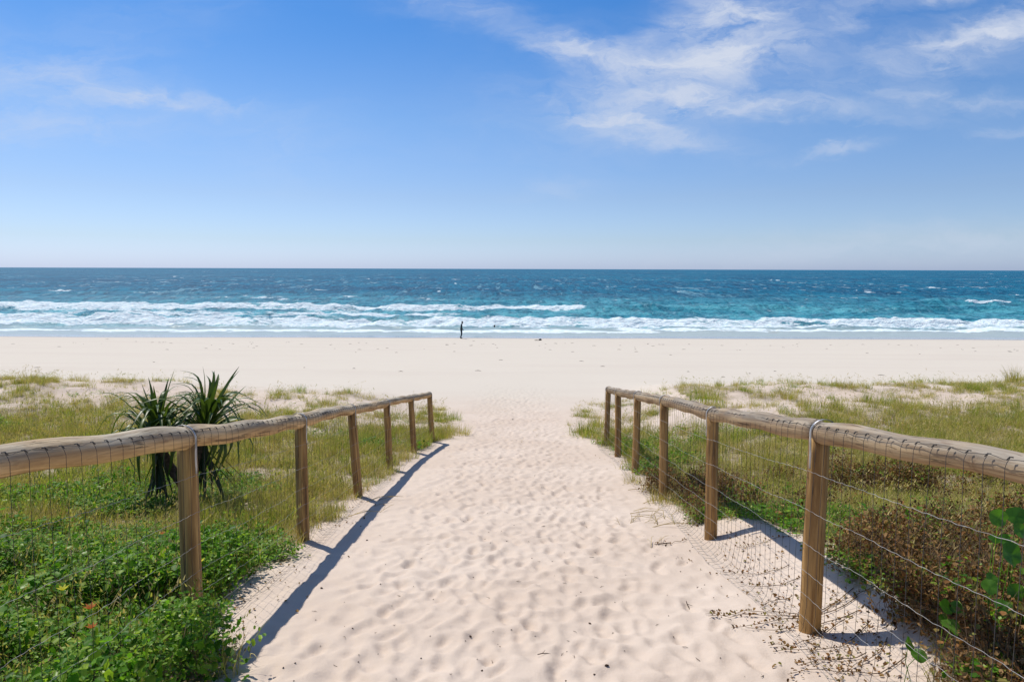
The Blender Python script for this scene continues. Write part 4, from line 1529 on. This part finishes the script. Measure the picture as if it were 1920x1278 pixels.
# ------------------------------------------------------------------ dead runners on the sand by the right fence
def runner(p0, p1, label, seed):
    r = random.Random(seed)
    (x0, y0), (x1, y1) = p0, p1
    n = 12
    P_, L = [], math.hypot(x1 - x0, y1 - y0)
    for k in range(n + 1):
        s = k / n
        o_ = 0.05 * L * math.sin(s * 6 + seed)
        xx, yy = x0 + (x1 - x0) * s - (y1 - y0) / L * o_, y0 + (y1 - y0) * s + (x1 - x0) / L * o_
        P_.append((xx, yy, land1(xx, yy) + 0.006 + 0.008 * abs(math.sin(s * 11 + seed))))
    root = empty('dead_runner', P_[0])
    tag(root, label, 'dead vine', 'dead creeper runners on the sand at the right fence')
    P_ = np.array(P_) - np.array(P_[0])
    g = Geo(); g.add(*tube(P_, np.linspace(0.0028, 0.0012, n + 1), 5))
    place('stem', g.mesh('stem', True, [M['stem']]), root)
    g = Geo()
    for k in range(int(L / 0.022)):
        s = 0.08 + 0.92 * r.random() ** 0.8
        i = min(int(s * n), n - 1)
        f = s * n - i
        c = P_[i] * (1 - f) + P_[i + 1] * f + np.array([r.gauss(0, 0.010), r.gauss(0, 0.010), r.uniform(0.003, 0.016)])
        round_leaf(g, c, r.uniform(0, 6.28), r.uniform(-1.1, 1.1), r.uniform(0.010, 0.024), 0, r.uniform(0.5, 1.3), r.uniform(0.45, 0.9), False, 6)
    o = place('dry_leaves', g.mesh('dry_leaves', False, [M['dead']]), root)
    o['kind'] = 'stuff'


RUN = [((1600, 1105), (1330, 1160)), ((1560, 1130), (1320, 1150)), ((1600, 1120), (1365, 1170)), ((1610, 1145), (1395, 1178)), ((1590, 1165), (1445, 1215)),
       ((1640, 1170), (1465, 1228)), ((1700, 1235), (1480, 1272)), ((1620, 1225), (1495, 1250)), ((1480, 1060), (1355, 1074)), ((1500, 1085), (1400, 1100)),
       ((1500, 1010), (1380, 1030)), ((1640, 1105), (1550, 1140)), ((1290, 1012), (1235, 1022)), ((1660, 1200), (1590, 1262)), ((1480, 1120), (1420, 1140))]
RUN_LABELS = ['long dead runner reaching farthest out onto the path left of the nearest right post',
              'dead leafy runner just above the one that reaches farthest onto the path', 'dead leafy runner curling onto the sand just below the longest one',
              'dead runner ending on smooth sand below the longest runner', 'knotted dead runner on the sand level with the nearest right post foot',
              'dead runner on the sand directly below the foot of the nearest right post', 'lowest dead runner near the bottom edge inside the right netting',
              'dead runner crossing the netting skirt just above the lowest one', 'dead runner on sand right below the second right fence post',
              'dead runner under the netting between the two nearest right posts', 'short dead runner touching the foot of the second right post',
              'dead runner in the fence shadow just right of the nearest post', 'small dry runner on the path beside the third right post',
              'dead runner with curled leaves inside the netting right of the nearest post', 'short dead runner left of the nearest right post, halfway up']
for k, (a, b) in enumerate(RUN):
    xa, ya, _ = ground_at(*a); xb, yb, _ = ground_at(*b)
    runner((xa, ya), (xb, yb), RUN_LABELS[k], k)

# loose shrivelled leaves on the sand behind and in front of the right netting, and under the left one
LOOSE = Geo()
_lr = random.Random(77)
for (cu, cv, su, sv, n) in ((1600, 1190, 90, 50, 230), (1400, 1040, 60, 35, 150), (1480, 1120, 60, 35, 120), (1560, 1235, 60, 30, 70),
                            (430, 1150, 40, 60, 70), (520, 1080, 40, 30, 60), (1190, 860, 40, 12, 60), (640, 960, 30, 15, 50)):
    for _ in range(n):
        x, y, z = ground_at(_lr.gauss(cu, su), min(_lr.gauss(cv, sv), 1300))
        if y < 2.2 or abs(x) < 1.3:
            continue
        round_leaf(LOOSE, (x, y, z + 0.007), _lr.uniform(0, 6.28), _lr.uniform(-0.9, 0.9), _lr.uniform(0.010, 0.026), 0, _lr.uniform(0.4, 1.2), _lr.uniform(0.4, 0.9), False, 6)
o = place('leaf_litter', LOOSE.mesh('leaf_litter', False, [M['dead']]))
tag(o, 'shrivelled brown leaves littering the sand along the foot of the fences', 'leaf litter', kind='stuff')

# ------------------------------------------------------------------ small dry bits on the path
def chip_mesh(seed):
    r = random.Random(seed)
    n = 6
    g = Geo()
    V = [(math.cos(k / n * 6.283) * r.uniform(0.35, 0.5), math.sin(k / n * 6.283) * r.uniform(0.2, 0.4), r.uniform(-0.02, 0.08)) for k in range(n)]
    V += [(r.uniform(-.1, .1), 0, 0.30), (0, 0, -0.1)]
    T = [(k, (k + 1) % n, n) for k in range(n)] + [((k + 1) % n, k, n + 1) for k in range(n)]
    g.add(V, None, T)
    return g.mesh('husk', False, [M['debris']])


def twig_mesh(seed):
    r = random.Random(seed)
    g = Geo()
    P_ = [(-0.5, 0, 0.02), (-0.15, r.uniform(-.06, .06), 0.05), (0.2, r.uniform(-.08, .08), 0.05), (0.5, r.uniform(-.1, .1), 0.02)]
    g.add(*tube(P_, [0.03, 0.035, 0.03, 0.012], 5))
    if r.random() < 0.7:
        g.add(*tube([P_[1], (0.05, 0.18, 0.10), (0.15, 0.30, 0.12)], [0.025, 0.018, 0.01], 4))
    return g.mesh('twig', False, [M['debris']])


chips = [chip_mesh(k) for k in range(4)]
twigs = [twig_mesh(k) for k in range(4)]
NAMED_BITS = [(688, 1013, 'reddish brown husk on the sand just right of the left fence shadow', 0.026, 'chip'),
              (603, 1103, 'dark brown husk beside the fence shadow, nearest the left fence', 0.030, 'chip'),
              (882, 1194, 'largest dark husk in the lower middle of the path', 0.024, 'chip'),
              (1106, 1170, 'dark elongated husk on the path right of centre', 0.026, 'chip'),
              (1138, 1250, 'pale tan husk at the bottom of the path', 0.028, 'chip'),
              (1284, 1216, 'short upright twig on the sand right of centre', 0.035, 'twig'),
              (1078, 1185, 'thin twig with a dark tip beside a footprint', 0.03, 'twig'),
              (1020, 1228, 'thin bent twig in the lower middle of the path', 0.07, 'twig'),
              (961, 787, 'dark stick lying across the far end of the path', 0.16, 'twig'),
              (1290, 1137, 'forked dry twig on the sand before the right netting', 0.09, 'twig'),
              (1242, 1020, 'dry stick pointing away from the right fence foot', 0.14, 'twig')]
for (u, v, lab, s, kd) in NAMED_BITS:
    x, y, z = ground_at(u, v)
    o = place('husk' if kd == 'chip' else 'twig', random.choice(chips if kd == 'chip' else twigs), None, (x, y, z + 0.003), (random.uniform(-.2, .2), random.uniform(-.2, .2), random.uniform(0, 6)), (s, s, s))
    tag(o, lab, 'husk' if kd == 'chip' else 'twig')
_br = random.Random(99)
for k in range(150):
    v = 830 + 448 * _br.random() ** 0.8
    u = _br.uniform(480 + (1278 - v) * 0.75, 1440 - (1278 - v) * 0.45)
    x, y, z = ground_at(u, v)
    tw = _br.random() < 0.3
    s = _br.uniform(0.007, 0.015) * (1 if not tw else 3.2)
    o = place('twig' if tw else 'husk', _br.choice(twigs if tw else chips), None, (x, y, z + 0.002), (_br.uniform(-.3, .3), _br.uniform(-.3, .3), _br.uniform(0, 6)), (s, s, s))
    tag(o, 'tiny dry twig lying loose on the trodden sand path' if tw else 'tiny dark husk lying loose on the trodden sand path', 'twig' if tw else 'husk',
        'tiny twigs on the path' if tw else 'tiny husks on the path')
stalks = []
for k in range(3):
    rr_ = random.Random(k + 60)
    g = Geo()
    P_ = [(-0.5, 0, 0.01), (-0.2, rr_.uniform(-.03, .03), 0.07), (0.2, rr_.uniform(-.05, .05), 0.10), (0.5, rr_.uniform(-.08, .08), 0.03)]
    g.add(*tube(P_, [0.010, 0.009, 0.007, 0.004], 4))
    g.add(*tube([P_[1], (0.1, 0.12, 0.10), (0.3, 0.2, 0.04)], [0.006, 0.005, 0.003], 4))
    stalks.append(g.mesh('straw_stalk', False, [M['grass_s']]))
for k in range(34):
    u, v = (_br.gauss(1215, 40), _br.gauss(972, 24)) if k < 22 else ((_br.gauss(700, 30), _br.gauss(962, 18)) if k < 28 else (_br.gauss(1010, 60), _br.gauss(812, 14)))
    x, y, z = ground_at(u, v)
    L = _br.uniform(0.15, 0.45)
    o = place('straw_stalk', stalks[k % 3], None, (x, y, z + 0.004), (_br.uniform(-.4, .4), _br.uniform(-.08, .02), _br.gauss(0.5, 0.6)), (L, L, L))
    tag(o, 'dry straw coloured grass stalk lying on the sand near the fence foot', 'grass stalk', 'dry stalks on the sand at the fence foot')
# seaweed scraps along the tide mark, far out
WR = Geo()
for k in range(170):
    x = _br.uniform(-60, 60); y = _br.choice([_br.gauss(58.5, 1.2), _br.gauss(52, 1.6), _br.uniform(30, 68), _br.gauss(61, 0.6)])
    z = land1(x, y)
    s = _br.uniform(0.03, 0.16)
    a = _br.uniform(-0.5, 0.5)
    P_ = [(x - s * math.cos(a), y, z + 0.01), (x, y + 0.05, z + 0.018), (x + s * math.cos(a), y + s * math.sin(a), z + 0.01)]
    WR.add(*tube(P_, [0.006, 0.012, 0.006], 5))
o = place('tide_wrack', WR.mesh('tide_wrack', False, [M['debris']]))
tag(o, 'scraps of dry seaweed strewn along the tide mark on the open beach', 'seaweed', kind='stuff')


# ------------------------------------------------------------------ people
def skin_body(name, joints, edges, mats):
    me = bpy.data.meshes.new(name)
    keys = list(joints)
    me.from_pydata([joints[k][0] for k in keys], [(keys.index(a), keys.index(b)) for a, b in edges], [])
    for m_ in mats:
        me.materials.append(m_)
    o = bpy.data.objects.new(name, me)
    COL.objects.link(o)
    sk = o.modifiers.new('skin', 'SKIN')
    sk.use_smooth_shade = True
    for i, k in enumerate(keys):
        d = me.skin_vertices[0].data[i]
        d.radius = joints[k][1]
        d.use_root = (i == 0)
    ss = o.modifiers.new('sub', 'SUBSURF'); ss.levels = 2; ss.render_levels = 2
    dg = bpy.context.evaluated_depsgraph_get()
    ev = bpy.data.meshes.new_from_object(o.evaluated_get(dg))
    bpy.data.objects.remove(o)
    ev.name = name
    return ev


def walker():
    x, y, _ = pix(865, 634, 69.0)
    z = land1(x, y)
    root = empty('person', (x, y, z))
    tag(root, 'person in a dark wetsuit standing at the water edge, head bowed, facing right', 'person')
    # local x is to the right (facing), z up
    J = {
        'pelvis': ((0.0, 0, 0.93), (0.15, 0.12)), 'belly': ((0.01, 0, 1.10), (0.14, 0.12)), 'chest': ((0.0, 0, 1.30), (0.18, 0.13)),
        'neckb': ((0.03, 0, 1.45), (0.09, 0.08)), 'neck': ((0.07, 0, 1.52), (0.055, 0.055)), 'head': ((0.11, 0, 1.62), (0.09, 0.085)), 'crown': ((0.12, 0, 1.71), (0.075, 0.07)),
        'hl': ((0.0, 0.09, 0.88), (0.105, 0.09)), 'kl': ((0.05, 0.10, 0.50), (0.065, 0.06)), 'al': ((-0.05, 0.10, 0.10), (0.042, 0.042)), 'tl': ((0.10, 0.11, 0.035), (0.04, 0.03)),
        'hr': ((0.0, -0.09, 0.88), (0.105, 0.09)), 'kr': ((0.03, -0.10, 0.49), (0.065, 0.06)), 'ar': ((-0.10, -0.10, 0.09), (0.042, 0.042)), 'tr': ((0.04, -0.11, 0.035), (0.04, 0.03)),
        'sl': ((0.0, 0.19, 1.38), (0.065, 0.065)), 'el': ((0.02, 0.24, 1.10), (0.048, 0.048)), 'wl': ((0.16, 0.20, 0.90), (0.034, 0.034)), 'fl': ((0.22, 0.19, 0.84), (0.03, 0.025)),
        'sr': ((0.0, -0.19, 1.38), (0.065, 0.065)), 'er': ((0.03, -0.24, 1.10), (0.048, 0.048)), 'wr': ((0.19, -0.20, 0.92), (0.034, 0.034)), 'fr': ((0.25, -0.18, 0.86), (0.03, 0.025)),
    }
    E = [('pelvis', 'belly'), ('belly', 'chest'), ('chest', 'neckb'), ('neckb', 'neck'), ('neck', 'head'), ('head', 'crown'),
         ('pelvis', 'hl'), ('hl', 'kl'), ('kl', 'al'), ('al', 'tl'), ('pelvis', 'hr'), ('hr', 'kr'), ('kr', 'ar'), ('ar', 'tr'),
         ('chest', 'sl'), ('sl', 'el'), ('el', 'wl'), ('wl', 'fl'), ('chest', 'sr'), ('sr', 'er'), ('er', 'wr'), ('wr', 'fr')]
    me = skin_body('body', J, E, [M['suit'], M['skin']])
    idx = []
    for p in me.polygons:
        c = p.center
        idx.append(1 if (c.z > 1.52 or (c.x > 0.14 and c.z < 1.0 and c.z > 0.7)) else 0)
    me.polygons.foreach_set('material_index', idx)
    place('body', me, root)
    # hair cap
    g = Geo()
    n, mrows = 14, 7
    V = []
    for i in range(mrows):
        ph = i / (mrows - 1) * 1.7
        for k in range(n):
            a = k / n * 6.283
            back = 1.0 if math.cos(a) < 0.3 else 0.72
            V.append((0.105 + 0.105 * math.sin(ph * back) * math.cos(a), 0.095 * math.sin(ph * back) * math.sin(a), 1.66 + 0.12 * math.cos(ph * back)))
    Q = [(i * n + k, i * n + (k + 1) % n, (i + 1) * n + (k + 1) % n, (i + 1) * n + k) for i in range(mrows - 1) for k in range(n)]
    g.add(V, Q)
    place('hair', g.mesh('hair', True, [M['hair']]), root)


walker()


def swimmer():
    x, y, z = pix(927, 616.5, 83.0)
    root = empty('person', (x, y, EYE + SEA_Z - 0.10))
    tag(root, 'swimmer in the white surf with only a dark haired head and shoulders showing', 'person')
    J = {'chest': ((0, 0, -0.05), (0.17, 0.12)), 'nb': ((0, 0, 0.12), (0.10, 0.09)), 'neck': ((0, 0, 0.20), (0.055, 0.055)), 'head': ((0.01, 0, 0.31), (0.085, 0.085)),
         'crown': ((0.01, 0, 0.40), (0.07, 0.07)), 'sl': ((0, 0.19, 0.08), (0.07, 0.06)), 'el': ((0.1, 0.25, -0.15), (0.05, 0.05)),
         'sr': ((0, -0.19, 0.08), (0.07, 0.06)), 'er': ((0.1, -0.25, -0.15), (0.05, 0.05))}
    E = [('chest', 'nb'), ('nb', 'neck'), ('neck', 'head'), ('head', 'crown'), ('nb', 'sl'), ('sl', 'el'), ('nb', 'sr'), ('sr', 'er')]
    me = skin_body('body', J, E, [M['skin']])
    place('body', me, root, scale=(1, 1, 1))
    g = Geo()
    V, n = [], 12
    for i in range(6):
        ph = i / 5 * 1.75
        for k in range(n):
            a = k / n * 6.283
            V.append((0.01 + 0.105 * math.sin(ph) * math.cos(a), 0.10 * math.sin(ph) * math.sin(a), 0.35 + 0.11 * math.cos(ph)))
    Q = [(i * n + k, i * n + (k + 1) % n, (i + 1) * n + (k + 1) % n, (i + 1) * n + k) for i in range(5) for k in range(n)]
    g.add(V, Q)
    place('hair', g.mesh('hair', True, [M['hair']]), root)


swimmer()

# dark bundle on the sand
def bundle():
    x, y, _ = pix(1010, 637.5, 66.5)
    z = land1(x, y)
    root = empty('beach_bag', (x, y, z))
    root.scale = (0.72, 0.72, 0.72)
    tag(root, 'small dark bag with a flat towel on the sand just right of the standing person', 'bag')
    g = Geo()
    n, rows_ = 12, 7
    V = []
    for i in range(rows_):
        f = i / (rows_ - 1)
        for k in range(n):
            a = k / n * 6.283
            rr = (0.17 * math.sin(math.pi * (0.12 + 0.80 * f)) + 0.02) * (1 + 0.1 * math.sin(3 * a + i))
            V.append((0.22 + rr * math.cos(a) * 1.1, rr * math.sin(a), f * 0.24))
    Q = [(i * n + k, i * n + (k + 1) % n, (i + 1) * n + (k + 1) % n, (i + 1) * n + k) for i in range(rows_ - 1) for k in range(n)]
    V.append((0.22, 0, 0.25)); top = len(V) - 1
    T = [((rows_ - 1) * n + k, (rows_ - 1) * n + (k + 1) % n, top) for k in range(n)]
    g.add(V, Q, T)
    place('bag_body', g.mesh('bag_body', True, [M['suit']]), root)
    g = Geo()
    V, m1, m2 = [], 9, 5
    for i in range(m1):
        for j in range(m2):
            V.append((-0.55 + 0.65 * i / (m1 - 1), -0.2 + 0.4 * j / (m2 - 1), 0.045 + 0.03 * math.sin(i * 1.3 + j)))
    nb = len(V)
    V += [(a, b, c - 0.05) for a, b, c in V]
    Q = [(i * m2 + j, (i + 1) * m2 + j, (i + 1) * m2 + j + 1, i * m2 + j + 1) for i in range(m1 - 1) for j in range(m2 - 1)]
    for i in range(m1 - 1):
        Q += [(i * m2, i * m2 + nb, (i + 1) * m2 + nb, (i + 1) * m2), ((i + 1) * m2 + m2 - 1, (i + 1) * m2 + m2 - 1 + nb, i * m2 + m2 - 1 + nb, i * m2 + m2 - 1)]
    for j in range(m2 - 1):
        Q += [(j + 1, j + 1 + nb, j + nb, j), ((m1 - 1) * m2 + j, (m1 - 1) * m2 + j + nb, (m1 - 1) * m2 + j + 1 + nb, (m1 - 1) * m2 + j + 1)]
    g.add(V, Q)
    place('towel', g.mesh('towel', True, [M['debris']]), root)


bundle()
